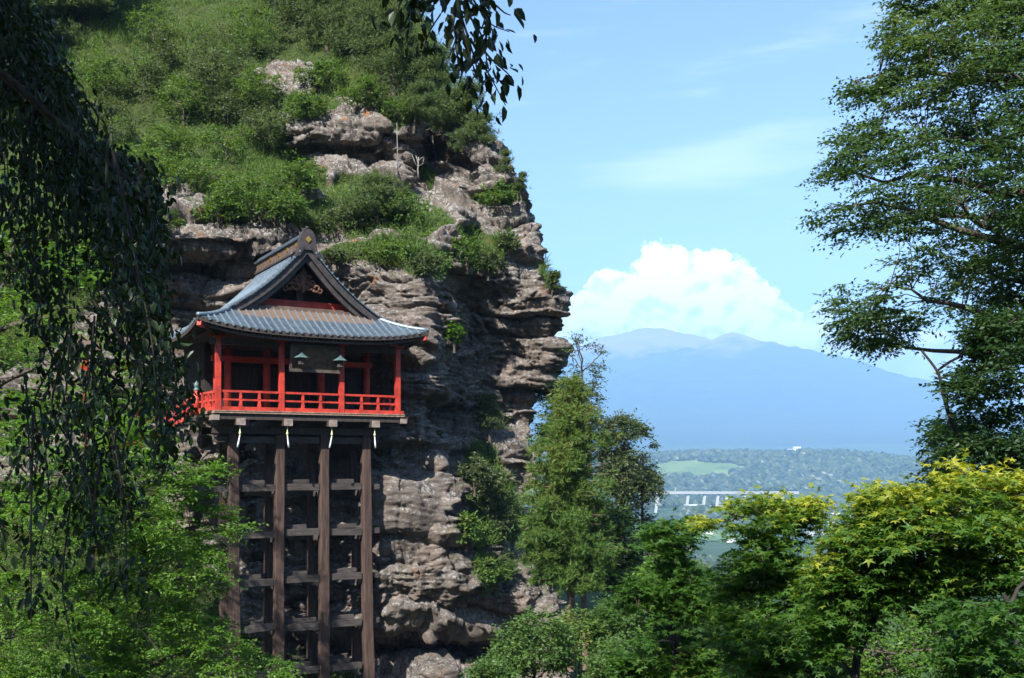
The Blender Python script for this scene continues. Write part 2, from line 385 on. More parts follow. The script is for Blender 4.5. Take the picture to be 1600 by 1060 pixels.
VEG = [  # grassy, bushy ground on the hillside and its ledges, traced loosely
 [(-900,-300),(900,-300),(720,140),(690,190),(650,180),(600,190),(570,175),(540,150),(505,150),(495,110),(440,95),(395,110),(420,150),(445,175),(450,205),(455,230),(480,250),(520,275),(505,300),(470,320),(430,345),(400,335),(370,345),(330,310),(290,290),(240,285),(200,300),(-900,330)],
 [(425,345),(440,330),(500,325),(530,285),(580,280),(640,295),(680,330),(700,355),(660,370),(600,362),(540,365),(470,365)],
 [(495,395),(520,380),(600,372),(650,375),(700,400),(690,430),(640,425),(600,410),(550,405)],
 [(200,300),(235,318),(275,350),(262,365),(225,350),(200,330)],
 [(735,318),(790,295),(812,315),(800,330),(770,330)],
 [(705,365),(730,350),(760,365),(800,370),(790,395),(780,420),(740,430),(715,400)],
 [(560,165),(640,160),(650,190),(620,200),(600,190)],
 [(425,150),(500,148),(548,162),(505,186),(448,184)],
 [(645,265),(670,255),(690,290),(670,300)],
 [(700,500),(722,490),(725,540),(712,545)],
 [(735,700),(775,695),(800,760),(812,820),(795,845),(765,850),(750,800),(735,760)],
 [(712,805),(745,800),(760,850),(740,860),(715,835)],
 [(740,880),(785,870),(795,905),(770,925),(745,905)],
 [(-900,330),(200,300),(200,340),(170,420),(120,500),(60,560),(-900,600)],
 [(-900,800),(250,760),(330,900),(420,1020),(600,1100),(900,1085),(1200,1000),(1300,1500),(-900,1500)],
 [(850,380),(868,440),(866,455),(845,430)],
]
veg = np.zeros(S.shape[:2])
wob = fbm(S*.35, 3, 5)*16
for poly in VEG:
    i_ = in_poly(pxg, pyg, poly); d = edge_dist(pxg, pyg, poly); sd = np.where(i_, d, -d)
    veg = np.maximum(veg, sstep(sd + wob, -5, 7))
def rock_disp(p, px, py):
    w = fbm(p*.22, 3, 21)
    t = p[...,2]*.72 + p[...,0]*.05 + w*.9 + fbm(p*np.array([.5,.5,.9]), 3, 23)*.22
    i = np.floor(t); f = t - i
    r = lambda k, s: _h(k.astype(np.int64)+500, np.floor(p[...,0]*.11+w*2.0+k*1.7).astype(np.int64)+500, np.zeros_like(k, np.int64), s)/4294967295.
    a = r(i, 3); an = r(i+1, 3)
    band = a + (an-a)*sstep(f, .86, 1.0)
    d = (band-.5)*1.25 + .24*(1-np.abs(2*f-1)**5)
    t2 = p[...,2]*2.7 + w*2.6 + p[...,0]*.18 + fbm(p*np.array([.7,.7,1.5]), 2, 27)*.5
    i2 = np.floor(t2); a2 = r(i2, 9); a3 = r(i2+1, 9); d += ((a2+(a3-a2)*sstep(t2-i2, .8, 1.))-.5)*.21
    # beds broken by upright joints into blocks
    sx = p[...,0]*.85 + p[...,1]*.5
    for (kb, zt, fq, am, sd_) in ((i, t, .36, .80, 13), (i2, t2, .80, .24, 17)):
        sh_ = _h(kb.astype(np.int64)+900, np.zeros_like(kb, np.int64), np.zeros_like(kb, np.int64), sd_)/4294967295.
        q = sx*fq + sh_*7 + w*.8; jn = np.floor(q); fj = q-jn
        h0 = _h(kb.astype(np.int64)+900, jn.astype(np.int64)+900, np.ones_like(kb, np.int64), sd_)/4294967295.
        h1 = _h(kb.astype(np.int64)+900, jn.astype(np.int64)+901, np.ones_like(kb, np.int64), sd_)/4294967295.
        d += am*((h0+(h1-h0)*sstep(fj, .92, 1.))-.5) - am*.45*np.exp(-np.minimum(fj, 1-fj)*26)
    p2 = p + np.stack([fbm(p*.6+9, 2, 51), fbm(p*.6+31, 2, 52), fbm(p*.6+57, 2, 53)], -1)*.7
    g1, g2, c2 = worley(p2*np.array([.9,.9,1.7]), 41)
    lump = sstep(fbm(p*.15, 2, 45), -.1, .25)
    d += (-.06*np.exp(-(g2-g1)*14) + (c2-.5)*.24)*lump
    d += .50*fbm(p*.33, 3, 59) + .16*fbm(p*np.array([.8,.8,1.8]), 5, 61) + .14*fbm(p*np.array([3,3,6.5]), 4, 67, .6)
    rid = 1-np.abs(fbm(p*np.array([1.0,1.0,3.2]), 4, 71))*2
    d += .16*rid
    return d
D = rock_disp(S, pxg, pyg)
soil = .45*fbm(S*.45, 5, 81) + .12*fbm(S*2.2, 3, 83)
amp = np.ones(S.shape[:2])
# the smoother sandstone right of the support posts
smooth_face = sstep(-edge_dist(pxg, pyg, [(585,740),(650,735),(690,770),(680,850),(585,870)])*np.where(in_poly(pxg, pyg, [(585,740),(650,735),(690,770),(680,850),(585,870)]), -1, 1), -12, 14)
amp *= 1-.6*smooth_face
off = D*amp*(1-veg*.75) + soil*veg
dirn = norm(nrm*np.array([1,1,.45]))
S2 = S + dirn*off[...,None]
R_, C_ = S2.shape[:2]
ii = np.arange(R_-1)[:,None]*C_; jj = np.arange(C_-1)[None,:]
quads = np.stack([ii+jj, ii+C_+jj, ii+C_+jj+1, ii+jj+1], -1).reshape(-1,4)
V_ = S2.reshape(-1,3)
def cliff_mat():
    m, b, o = new_mat('cliff_rock_and_turf'); v = OBJC()
    big = NOI(v, .35, 5, .6); mid = NOI(v, 1.6, 6, .65); fine = NOI(v, 9, 5, .7); spk = NOI(v, 5.5, 4, .75)
    strat = NOI(OBJC((.25,.25,2.6)), 1.0, 5, .65)
    streak = NOI(OBJC((1.1,1.1,.10)), 1.3, 5, .6)
    c = RAMP(mid, [(.25,(.100,.081,.068)), (.42,(.180,.146,.121)), (.6,(.245,.203,.170)), (.8,(.325,.284,.243))])
    c = MIX(M('MULTIPLY', SM(strat, .42, .62), .5), c, (.115,.098,.087))
    c = MIX(M('MULTIPLY', SM(big, .52, .66), .45), c, (.29,.215,.168))
    c = MIX(M('MULTIPLY', SM(streak, .50, .68), .75), c, (.028,.025,.023))
    up = N('ShaderNodeNewGeometry'); sx = N('ShaderNodeSeparateXYZ'); L(up.outputs['Normal'], sx.inputs[0])
    hz = N('ShaderNodeSeparateXYZ'); L(v, hz.inputs[0])
    lich = M('MULTIPLY', SM(spk, .50, .62), M('ADD', SM(sx.outputs[2], -.1, .5), SM(hz.outputs[2], 5, 13, 0, .55)), clamp=True)
    c = MIX(M('MULTIPLY', lich, .8), c, (.42,.415,.39))
    c = MIX(M('MULTIPLY', M('MULTIPLY', SM(NOI(v, .9, 4, .7), .60, .68), SM(hz.outputs[2], 3, 9, .25, 1.)), .85), c, (.36,.15,.055))
    moss = M('MULTIPLY', SM(NOI(v, 1.1, 5, .7), .55, .68), SM(sx.outputs[2], .1, .6))
    c = MIX(M('MULTIPLY', moss, .8), c, (.07,.085,.025))
    at = N('ShaderNodeAttribute', attribute_name='veg')
    g = RAMP(mid, [(.3,(.035,.05,.015)), (.55,(.06,.085,.02)), (.75,(.12,.10,.045))])
    c = MIX(SM(at.outputs['Fac'], .3, .65), c, g)
    L(c, b.inputs['Base Color']); b.inputs['Roughness'].default_value = .92; b.inputs['Specular IOR Level'].default_value = .2
    hh = M('ADD', M('MULTIPLY', fine, .6), M('ADD', M('MULTIPLY', strat, .5), M('MULTIPLY', NOI(v, 28, 4, .7), .25)))
    BUMP(b, hh, 1.0, .26)
    return m
cliff = link('cliff', raw_mesh('cliff', V_, [quads], cliff_mat(), True, {'veg': veg.ravel()}))
tag(cliff, 'tall layered brown rock cliff with green ledges and overhangs', kind='structure')
# look-up: photo pixel -> nearest point of the cliff seen there
VPX, VPY = PJ(V_)
def on_cliff(px, py, r=7):
    m = (np.abs(VPX-px) < r) & (np.abs(VPY-py) < r)
    if not m.any(): return P(px, py, 55)
    k = np.where(m)[0]; k = k[np.argmin(V_[k,1])]; return V_[k].copy()

# boulders that lie in the cliff face and at its foot
MT['boulder'] = None
def boulder_mat():
    m, b, o = new_mat('boulder_rock'); v = OBJC(); n = NOI(v, 1.5, 6, .65); f = NOI(v, 9, 5, .7)
    c = RAMP(n, [(.3,(.085,.068,.058)), (.5,(.15,.122,.103)), (.75,(.22,.19,.165))]); c = MIX(M('MULTIPLY', SM(f, .6, .75), .5), c, (.30,.29,.27))
    L(c, b.inputs['Base Color']); b.inputs['Roughness'].default_value = .92; BUMP(b, f, .7, .08); return m
MT['boulder'] = bpy.data.materials['cliff_rock_and_turf']
def boulder(px, py, w, h, seed, Y=None, sink=.55):
    c = on_cliff(px, py) if Y is None else P(px, py, Y)
    rx = w/2/F*c[1]; rz = h/2/F*c[1]; ry = .5*(rx+rz)
    th = np.linspace(0, math.pi, 29); ph = np.linspace(0, 2*math.pi, 45)
    d = np.stack([np.sin(th)[:,None]*np.cos(ph)[None], np.sin(th)[:,None]*np.sin(ph)[None], np.cos(th)[:,None]*np.ones_like(ph)[None]], -1)
    q = np.sign(d)*np.abs(d)**.8; q = q/np.maximum(np.abs(q).max(), 1e-6)
    rs = np.random.default_rng(seed); pn = norm(rs.normal(size=(16,3))); pd = rs.uniform(.72,1.0,16)
    k = np.min(np.where((d@pn.T) > .05, pd/np.maximum(d@pn.T, .05), 9), -1); k = np.minimum(k, 1.25) + .16*fbm(d*2.0+seed*9.1, 4, seed) + .07*fbm(d*8+seed, 3, seed+3)
    mb = MB(); mb.grid(d*k[...,None]*np.array([rx,ry,rz])*1.0, True)
    o = mb.build('boulder', MT['boulder'], cliff, True, tuple(c + np.array([0, ry*sink, 0])))
    return o
for k, a in enumerate([(692,836,56,44),(668,525,62,36),(655,555,50,30),(648,575,48,26),(622,1045,70,40),(690,1050,60,34),(678,725,46,44),
                       (360,455,60,40),(845,1050,60,40)]):
    boulder(*a, seed=k+2)
for k, (px, py, w, h) in enumerate([(318,690,26,22),(300,712,30,24),(330,716,28,24),(312,738,32,26),(338,745,26,24),(290,750,30,26),(322,768,34,28),(300,782,30,24)]):
    boulder(px, py, w, h, 40+k, Y=43.2)
# ------------------------------------------------------------------ the temple hall on its scaffold of posts
TB = -10.5
temple = empty('temple_hall', (-8.21, 41.9, TB), math.radians(30))
tag(temple, 'red and black temple hall with curved blue-grey roof on tall timber posts', 'temple')
ZL = (0, 0, -TB)
def TP(mb, name, mat, parent=None, smooth=False):
    return mb.build(name, MT[mat] if isinstance(mat, str) else mat, parent or temple, smooth, ZL if parent is None else None)
TR = math.radians(30)
def T2W(u, v, z): return np.array([-8.21 + u*math.cos(TR) - v*math.sin(TR), 41.9 + u*math.sin(TR) + v*math.cos(TR), z])

# --- roof: skirt (hip) with turned-up corners, steep gable roof above it
EU = 4.8; EV0 = -1.05; EV1 = 8.4; EI = 1.8; ZE = 5.08
def gsk(e): return .44*e + .095*e*e
def up_corner(s): return .42*np.abs(s)**3.2
NS = 41; NE = 9
def skirt_side(side):
    """grid (NE, NS, 3) from eave (row 0) inwards"""
    e = np.linspace(0, EI, NE)[:,None]; s = np.linspace(-1, 1, NS)[None,:]
    if side in ('front', 'back'):
        u = s*(EU-e); v = (EV0+e if side == 'front' else EV1-e)*np.ones_like(s)
    else:
        mid = (EV0+EV1)/2; hl = (EV1-EV0)/2; v = mid + s*(hl-e); u = (-(EU-e) if side == 'left' else (EU-e))*np.ones_like(s)
    z = ZE + gsk(e)*np.ones_like(s) + up_corner(s)*(1-e/EI)**1.3
    return np.stack([u*np.ones_like(z), v*np.ones_like(z), z], -1)
def zg(a):                                                   # gable roof profile, a = distance from the ridge
    return np.interp(a, np.linspace(0,3,13), 6.2 + 2.75*((1-np.linspace(0,3,13)/3)*.66 + .34*(1-np.linspace(0,3,13)/3)**2.2))
GV0, GV1 = .45, 7.0
roof_V, roof_st = [], []
rb = MB()
for sd in ('front', 'left', 'right', 'back'):
    G = skirt_side(sd); rb.grid(G, sd in ('left', 'back'))
    if sd == 'front':
        st = np.clip((np.linspace(0, EI, NE)[:,None]-.95)/.5, 0, 1)*np.ones((1,NS))
        st = st*np.clip((1.02-np.abs(np.linspace(-1,1,NS)[None,:]))*4, 0, 1)
    else: st = np.zeros((NE,NS))
    roof_st.append(st.ravel())
a = np.linspace(-3, 3, 49)
G = np.stack([np.stack([a, np.full_like(a, vv), zg(np.abs(a))], -1) for vv in np.linspace(GV0, GV1, 12)]); rb.grid(G)
roof_st.append(np.zeros(12*49))
nb = rb.n
# undersides: eave board all round
for sd in ('front', 'left', 'right', 'back'):
    G = skirt_side(sd)[0]; lo = G - np.array([0,0,.17]); rb.grid(np.stack([lo, G]), sd in ('left','back')); roof_st.append(np.zeros(2*NS))
    inn = skirt_side(sd)[4] - np.array([0,0,.42]); rb.grid(np.stack([inn, lo]), sd in ('left','back')); roof_st.append(np.zeros(2*NS))
me = raw_mesh('roof', np.vstack(rb.V), [np.vstack(rb.Fq)], MT['roof'], True, {'stain': np.concatenate(roof_st)})
me.materials.append(MT['dark_wood']); nf = len(me.polygons); main = (NE-1)*(NS-1)*4 + 11*48
mi = np.zeros(nf, np.int32); mi[main:] = 1; me.polygons.foreach_set('material_index', mi)
me.polygons.foreach_set('use_smooth', np.ones(nf, bool))
roof = link('roof', me, temple, ZL)
# battens down the skirt
def batten_on(G, col, name='batten'):
    p = G[:, col]; mb = MB(); 
    for k in range(len(p)-1): mb.bar(p[k]+[0,0,.02], p[k+1]+[0,0,.02], .055, .06)
    mb.box(p[0][0]-.045, p[0][0]+.045, p[0][1]-.05, p[0][1]+.06, p[0][2]-.05, p[0][2]+.05)
    mb.build(name, MT['batten'], roof)
nbat = 32
def skirt_line(side, s0):
    """a batten running straight up the slope from eave position s0 (in metres along the eave)"""
    e = np.linspace(0, EI, NE)
    if side == 'front':
        u = np.full(NE, s0); ok = np.abs(u) <= EU - e + 1e-6; s = np.clip(u/(EU-e), -1, 1); v = EV0+e
    else:
        mid = (EV0+EV1)/2; hl = (EV1-EV0)/2; v = np.full(NE, s0); s = np.clip((v-mid)/(hl-e), -1, 1); ok = np.abs(v-mid) <= hl-e+1e-6
        u = np.where(np.ones(NE, bool), -(EU-e) if side == 'left' else (EU-e), 0)
    z = ZE + gsk(e) + up_corner(s)*(1-e/EI)**1.3
    return np.stack([u, v, z], -1)[ok]
for s0 in np.linspace(-EU+.15, EU-.15, nbat):
    p = skirt_line('front', s0)
    if len(p) > 1: batten_on(p[:,None], 0)
for side in ('left', 'right'):
    for s0 in np.linspace(EV0+.15, EV1-.15, 30):
        p = skirt_line(side, s0)
        if len(p) > 1: batten_on(p[:,None], 0)
# hip ridges
for sx in (-1, 1):
    for (ev, sv) in ((EV0, 1), (EV1, -1)):
        e = np.linspace(0, EI, NE); p = np.stack([sx*(EU-e), ev+sv*e, ZE+gsk(e)+up_corner(np.ones(NE))*(1-e/EI)**1.3 + .03], -1)
        mb = MB(); mb.tube(p, np.linspace(.085,.11,NE), 6); mb.build('hip_ridge', MT['batten'], roof, True)
# gable roof: verge strips of raised panels, battens beyond
for sx in (-1, 1):
    aa = np.linspace(.12, 3.35, 15)
    zz = lambda x: zg(np.minimum(x,3)) + np.where(x > 3, -(x-3)*.62, 0)
    for k in range(14):
        a0, a1 = aa[k]+.015, aa[k+1]-.015
        mb = MB(); q = []
        for v0, v1 in ((GV0-.06, GV0+.62),):
            V = [];
            for dz in (.02, .085):
                for (x, vv) in ((a0,v0),(a1,v0),(a1,v1),(a0,v1)): V.append((sx*x, vv, float(zz(np.array(x)))+dz))
            mb.add(V, [np.array([[0,3,2,1],[4,5,6,7],[0,1,5,4],[1,2,6,5],[2,3,7,6],[3,0,4,7]])])
        mb.build('verge_panel', MT['roof'], roof)
        x = aa[k+1]
        if k < 13:
            z0 = float(zz(np.array(x))); mb = MB(); mb.bar((sx*x, GV0-.08, z0+.09), (sx*x, GV0+.64, z0+.09), .075, .085); mb.build('verge_batten', MT['batten'], roof)
    for vv in np.arange(GV0+.9, GV1, .30):
        x = np.linspace(.1, 3.0, 9); mb = MB(); mb.tube(np.stack([sx*x, np.full(9, vv), zg(x)+.015], -1), .03, 4); mb.build('batten', MT['batten'], roof)
# bargeboards: two stepped curved boards on each side of the gable
for sx in (-1, 1):
    for name, v0, v1, lift, hgt, mat in (('barge_board', GV0+.02, GV0+.16, -.02, .30, 'hafu'), ('barge_board', GV0+.18, GV0+.34, -.16, .42, 'hafu')):
        x = np.linspace(0.0, 3.2, 24); z = zg(np.minimum(x,3)) - np.maximum(x-3,0)*.55 + lift; hh = hgt*(1-.28*x/3.2)
        V = []; 
        for k in range(24):
            V += [(sx*x[k], v0, z[k]), (sx*x[k], v1, z[k]), (sx*x[k], v1, z[k]-hh[k]*1.25), (sx*x[k], v0, z[k]-hh[k]*1.25)]
        i = np.arange(23)[:,None]*4; j = np.arange(4)[None]; j2 = (j+1) % 4
        f = np.stack([i+j, i+j2, i+4+j2, i+4+j], -1).reshape(-1,4)
        mb = MB(); mb.add(V, [f if sx < 0 else f[:, ::-1], np.array([[0,1,2,3],[95,94,93,92]])]); TP(mb, name, mat)
# gable wall: dark back, red tie beam, pale sill, struts
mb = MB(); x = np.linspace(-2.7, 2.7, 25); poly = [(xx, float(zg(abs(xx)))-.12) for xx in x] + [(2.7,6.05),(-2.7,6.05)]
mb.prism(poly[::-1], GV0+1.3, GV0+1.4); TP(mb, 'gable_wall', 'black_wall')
mb = MB(); mb.box(-2.35,2.35,GV0+1.0,GV0+1.25,6.42,6.66); mb.box(-2.1,2.1,GV0+.97,GV0+1.28,6.66,6.72); TP(mb, 'gable_tie_beam', 'red_dull')
mb = MB(); mb.box(-2.65,2.65,GV0+.3,GV0+1.28,6.18,6.30); mb.box(-1.7,1.7,GV0+.35,GV0+1.28,6.30,6.36); TP(mb, 'gable_sill', 'ridge_brown')
mb = MB(); mb.box(-.14,.14,GV0+1.0,GV0+1.2,6.72,8.2); TP(mb, 'gable_strut', 'dark_wood')
# carved pendant under the peak: open scrollwork
mb = MB(); gz = 7.70
for (cx, cz, r, t) in ((-.52,7.30,.15,.05),(-.28,7.33,.15,.05),(.52,7.30,.15,.05),(.28,7.33,.15,.05),(0,7.36,.17,.05),(-.2,7.62,.15,.05),(.2,7.62,.15,.05),(0,7.85,.13,.05),(-.38,7.50,.11,.045),(.38,7.50,.11,.045),(-.68,7.22,.10,.04),(.68,7.22,.10,.04),(0,7.62,.07,.04)):
    th = np.linspace(0, 2*math.pi*.92, 15) + rng.uniform(0, 6)
    rr = r*np.linspace(1, .55, 15); mb.tube(np.stack([cx+rr*np.cos(th), np.full(15, GV0+.5), cz+rr*np.sin(th)], -1), t, 5)
mb.prism([(-.05,7.12),(.05,7.12),(.12,7.5),(.06,8.05),(-.06,8.05),(-.12,7.5)], GV0+.44, GV0+.56)
mb.prism([(-.62,7.2),(.62,7.2),(.30,7.62),(.08,8.0),(-.08,8.0),(-.30,7.62)], GV0+.53, GV0+.58)
pv = mb.V; mb.V = [np.stack([v[:,0]*1.1, v[:,1]+.10, (v[:,2]-7.95)*1.1+7.95], -1) for v in pv]; TP(mb, 'carved_pendant', 'gable_wood', None, True)
# ridge
mb = MB(); mb.box(-.27,.27,GV0+.30,GV1+.1,8.72,8.86); mb.box(-.24,.24,GV0+.25,GV1+.05,8.86,9.18); TP(mb, 'ridge_box', 'ridge_brown')
mb = MB(); mb.box(-.33,.33,GV0+.12,GV1+.15,9.18,9.26); mb.tube([(0,GV0+.05,9.28),(0,GV1+.2,9.28)], .21, 10); TP(mb, 'ridge_cap', 'roof', None, False)
mb = MB(); mb.box(-.36,.36,GV0+.28,GV1,8.66,8.73); TP(mb, 'ridge_flashing', 'hafu')
for vv in (1.2, 2.4, 3.6, 4.8):
    for sx in (-1, 1):
        mb = MB(); mb.box(min(sx*.24,sx*.265), max(sx*.24,sx*.265), vv-.09, vv+.09, 8.94, 9.12); TP(mb, 'ridge_crest', 'gold')
mb = MB(); mb.prism([(-.62,8.35),(-.42,8.62),(-.36,8.95),(-.30,9.3),(-.2,9.48),(-.05,9.56),(.05,9.56),(.2,9.48),(.30,9.3),(.36,8.95),(.42,8.62),(.62,8.35),(.36,8.42),(.2,8.7),(-.2,8.7),(-.36,8.42)], GV0-.06, GV0+.3)
mb.tube([(-.2,GV0+.05,9.5),(0,GV0-.02,9.62),(0,GV0+.2,9.7)], [.07,.06,.03], 6)
oni = TP(mb, 'ridge_end_ornament', 'hafu')
mb = MB(); mb.prism([(0,8.98),(.13,9.12),(0,9.26),(-.13,9.12)], GV0-.10, GV0-.062); mb.build('gold_crest', MT['gold'], oni)
for sx in (-1, 1):
    mb = MB(); th = np.linspace(0, 5.2, 18); r = np.linspace(.26,.06,18)
    mb.tube(np.stack([sx*(.52+.9*r*np.cos(th)*.8), np.full(18, GV0+.12), 8.50-.12+r*np.sin(th)], -1), np.linspace(.09,.05,18), 6); TP(mb, 'ridge_scroll', 'hafu', None, True)
# rafters under the eave (hundreds of tiny ends): one row
mb = MB()
for u in np.arange(-EU+.1, EU-.05, .16):
    zc = .42*abs(u/EU)**3.2
    mb.bar((u, EV0+.10, ZE-.22+zc), (u, .1, ZE+.12), .07, .08)
for v in np.arange(EV0+.1, EV1-.1, .16):
    s = (v-(EV0+EV1)/2)/((EV1-EV0)/2); zc = .42*abs(s)**3.2
    for sx in (-1, 1): mb.bar((sx*(EU-.1), v, ZE-.22+zc), (sx*3.7, v, ZE+.12), .07, .08)
raf = TP(mb, 'rafter_row', 'dark_wood'); raf['kind'] = 'stuff'
mb = MB(); s = np.linspace(-1,1,31); 
p = np.stack([s*(EU-.16), np.full(31, EV0+.16), ZE-.30+.42*np.abs(s)**3.2], -1)
for k in range(30): mb.bar(p[k], p[k+1], .09, .07)
TP(mb, 'eave_batten', 'dark_wood')
for sx in (-1, 1):
    mb = MB(); mb.bar((sx*3.6, .15, 4.86), (sx*(EU-.1), EV0+.1, ZE+.18), .14, .17); cr = TP(mb, 'corner_rafter', 'dark_wood'); mb = MB(); mb.bar((sx*(EU-.26), EV0+.26, ZE+.09), (sx*(EU-.06), EV0+.06, ZE+.15), .18, .22); mb.build('rafter_tip', MT['red'], cr)
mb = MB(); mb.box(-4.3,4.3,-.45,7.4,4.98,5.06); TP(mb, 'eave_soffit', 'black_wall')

# --- deck, railings, pillars
mb = MB(); mb.box(-4.02,4.05,-.28,2.6,1.86,1.93); TP(mb, 'deck_floor', 'deck_edge')
mb = MB(); mb.box(-4.05,4.22,-.20,-.02,1.62,1.858); TP(mb, 'deck_edge_beam', 'dark_wood')
for k in range(26):
    u0 = -4.0+k*.3096; mb = MB(); mb.box(u0, u0+.30, -.30, 2.55, 1.932, 1.965+.006*rng.random()); TP(mb, 'deck_plank', 'deck_edge')
def rail_line(a, b, posts, tall=()):
    a = np.array(a, float); b = np.array(b, float)
    for dz, w, h in ((.76,.10,.085),(.43,.07,.07),(.08,.16,.15)):
        mb = MB(); mb.bar(a+[0,0,dz], b+[0,0,dz], w, h); TP(mb, 'rail', 'red')
    for t in posts:
        q = a+(b-a)*t; mb = MB(); mb.box(q[0]-.065,q[0]+.065,q[1]-.065,q[1]+.065,q[2]+.155,q[2]+.40,.72); mb.box(q[0]-.05,q[0]+.05,q[1]-.05,q[1]+.05,q[2]+.466,q[2]+.716,.85); TP(mb, 'rail_post', 'red')
PU = [-3.8,-1.27,1.27,3.8]
for k in range(3):
    rail_line((PU[k]+.12, -.05, 1.97), (PU[k+1]-.12, -.05, 1.97), (.335, .66))
mb = MB(); mb.bar((-3.92,-.05,2.05),(-3.70,-.05,2.05),.16,.15); mb.bar((3.68,-.05,2.05),(4.06,-.05,2.05),.16,.15); TP(mb, 'rail_shoe', 'red')
rail_line((3.8, .12, 1.97), (3.8, 2.3, 1.97), (.3,.62,.93))
rail_line((-3.8, .12, 1.97), (-3.8, 2.0, 1.97), (.3,.62,.93))
for u in PU:
    mb = MB(); mb.box(u-.10,u+.10,-.15,.05,1.97,5.0); TP(mb, 'pillar', 'red')
for k, (u, w) in enumerate(((-3.3,.13),(-2.85,.15),(-1.2,.15),(1.2,.15),(3.3,.15))):
    mb = MB(); mb.lathe(u, 2.2, [(1.96,w),(3.3,w),(4.98,w)], 14); TP(mb, 'inner_pillar', 'red_dull', None, True)
mb = MB(); mb.box(-3.5,3.5,2.05,2.35,4.10,4.32); TP(mb, 'inner_lintel', 'red_dull')
mb = MB(); mb.box(-3.5,3.5,2.08,2.32,4.62,4.80); TP(mb, 'inner_lintel', 'dark_wood')
mb = MB(); mb.box(-4.1,4.1,-.14,.04,4.55,4.78); TP(mb, 'front_tie_beam', 'dark_wood')
for u in PU:
    mb = MB(); mb.box(u-.2,u+.2,-.25,.15,4.78,4.86); mb.box(u-.32,u+.32,-.12,.02,4.86,4.97); TP(mb, 'bracket', 'red_dull')
# hall walls behind the verandah
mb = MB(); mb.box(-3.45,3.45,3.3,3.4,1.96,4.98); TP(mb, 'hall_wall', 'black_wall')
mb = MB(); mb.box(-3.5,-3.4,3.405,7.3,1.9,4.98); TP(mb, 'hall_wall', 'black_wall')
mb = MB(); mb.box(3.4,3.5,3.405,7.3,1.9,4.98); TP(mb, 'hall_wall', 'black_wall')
for (u0, u1) in ((-2.7,-1.35),(-1.05,1.05),(1.35,3.1)):
    mb = MB(); mb.box(u0,u1,3.22,3.295,2.0,4.0); n = int((u1-u0)/.16)
    for k in range(n+1): mb.box(u0+k*(u1-u0)/n-.02, u0+k*(u1-u0)/n+.02, 3.18,3.215, 2.0,4.0)
    for z in np.arange(2.05,4.0,.2): mb.box(u0,u1,3.16,3.178,z-.015,z+.015)
    TP(mb, 'lattice_door', 'dark_wood')
for u in (-2.0, 0., 2.2):
    mb = MB(); mb.box(u-.5,u+.5,2.95,3.1,2.05,2.75); mb.box(u-.55,u+.55,2.92,3.13,2.75,2.82); TP(mb, 'offertory_box', 'dark_wood')
# --- beams under the deck, posts, ties
SU = [-3.0,-1.1,.77,2.65]; SF, SB = .70, 2.3
for u in SU:
    mb = MB(); mb.box(u-.16,u+.16,-.42,3.0,1.40,1.66); bm_ = TP(mb, 'deck_beam', 'dark_wood')
    mb = MB(); mb.box(u-.17,u+.17,-.47,-.42,1.39,1.67); mb.build('beam_end', MT['beam_end'], bm_)
for (u, v0) in ((-3.95,-.42),(3.98,-.36)):
    mb = MB(); mb.box(u-.12,u+.12,v0,3.0,1.58,1.78); TP(mb, 'deck_beam', 'beam_end')
mb = MB(); mb.box(-3.9,3.9,.45,.62,1.08,1.36); mb.box(-3.9,3.9,2.2,2.4,1.08,1.36); TP(mb, 'cross_beam', 'dark_wood')
jit = np.random.default_rng(5)
for r, (v, w) in enumerate(((SF,.20),(SB,.165))):
    for k, u in enumerate(SU):
        lean = [.02,.0,.0,.22][k]; w_ = w*jit.uniform(.93,1.07)
        zs = np.linspace(1.38, -11.5, 15); mb = MB()
        cu = u + lean*(1.38-zs)/12.9 + np.cumsum(jit.normal(0,.012,15)); ww = w_*(1+jit.normal(0,.03,15)+np.linspace(-.06,.08,15))
        G = np.stack([np.stack([cu+sx*ww, np.full(15,v)+sy*ww, zs], -1) for sx, sy in ((-1,-.86),(-.86,-1),(.86,-1),(1,-.86),(1,.86),(.86,1),(-.86,1),(-1,.86),(-1,-.86))], 1)
        mb.grid(G, True); TP(mb, 'support_post', 'post_wood')
for z in (.85,-1.12,-3.0,-4.92,-6.85,-8.7,-10.4):
    for v, dz in ((SF+.05, 0), (SB-.05, .05)):
        for k in range(3):
            mb = MB(); u0, u1 = SU[k], SU[k+1]; o_ = jit.normal(0,.03)
            mb.bar((u0+.2,v,z+o_+dz),(u1-.2,v,z+o_+dz+jit.normal(0,.02)),.22,.27)
            if v < 1.5: mb.bar((u0+.2,v+.22,z+.22+o_),(u1-.45+jit.uniform(-.3,.2),v+.22,z+.22+o_),.2,.16)
            TP(mb, 'tie_beam', 'beam_wood')
    mb = MB(); mb.bar((SU[3]+.2,SF+.05,z),(SU[3]+.62,SF+.05,z),.2,.22); TP(mb, 'tie_beam', 'beam_wood')
    mb = MB(); mb.bar((SU[0]-.2,SF+.05,z),(SU[0]-.75,SF+.05,z),.2,.22); TP(mb, 'tie_beam', 'beam_wood')
    for u in SU:
        mb = MB(); mb.bar((u, SF+.25, z-.28),(u, SB-.2, z-.28),.2,.24); TP(mb, 'tie_beam', 'beam_wood')
        mb = MB(); mb.bar((u, SB+.15, z-.28),(u, SB+3.2, z-.28),.2,.24); TP(mb, 'tie_beam', 'beam_wood')
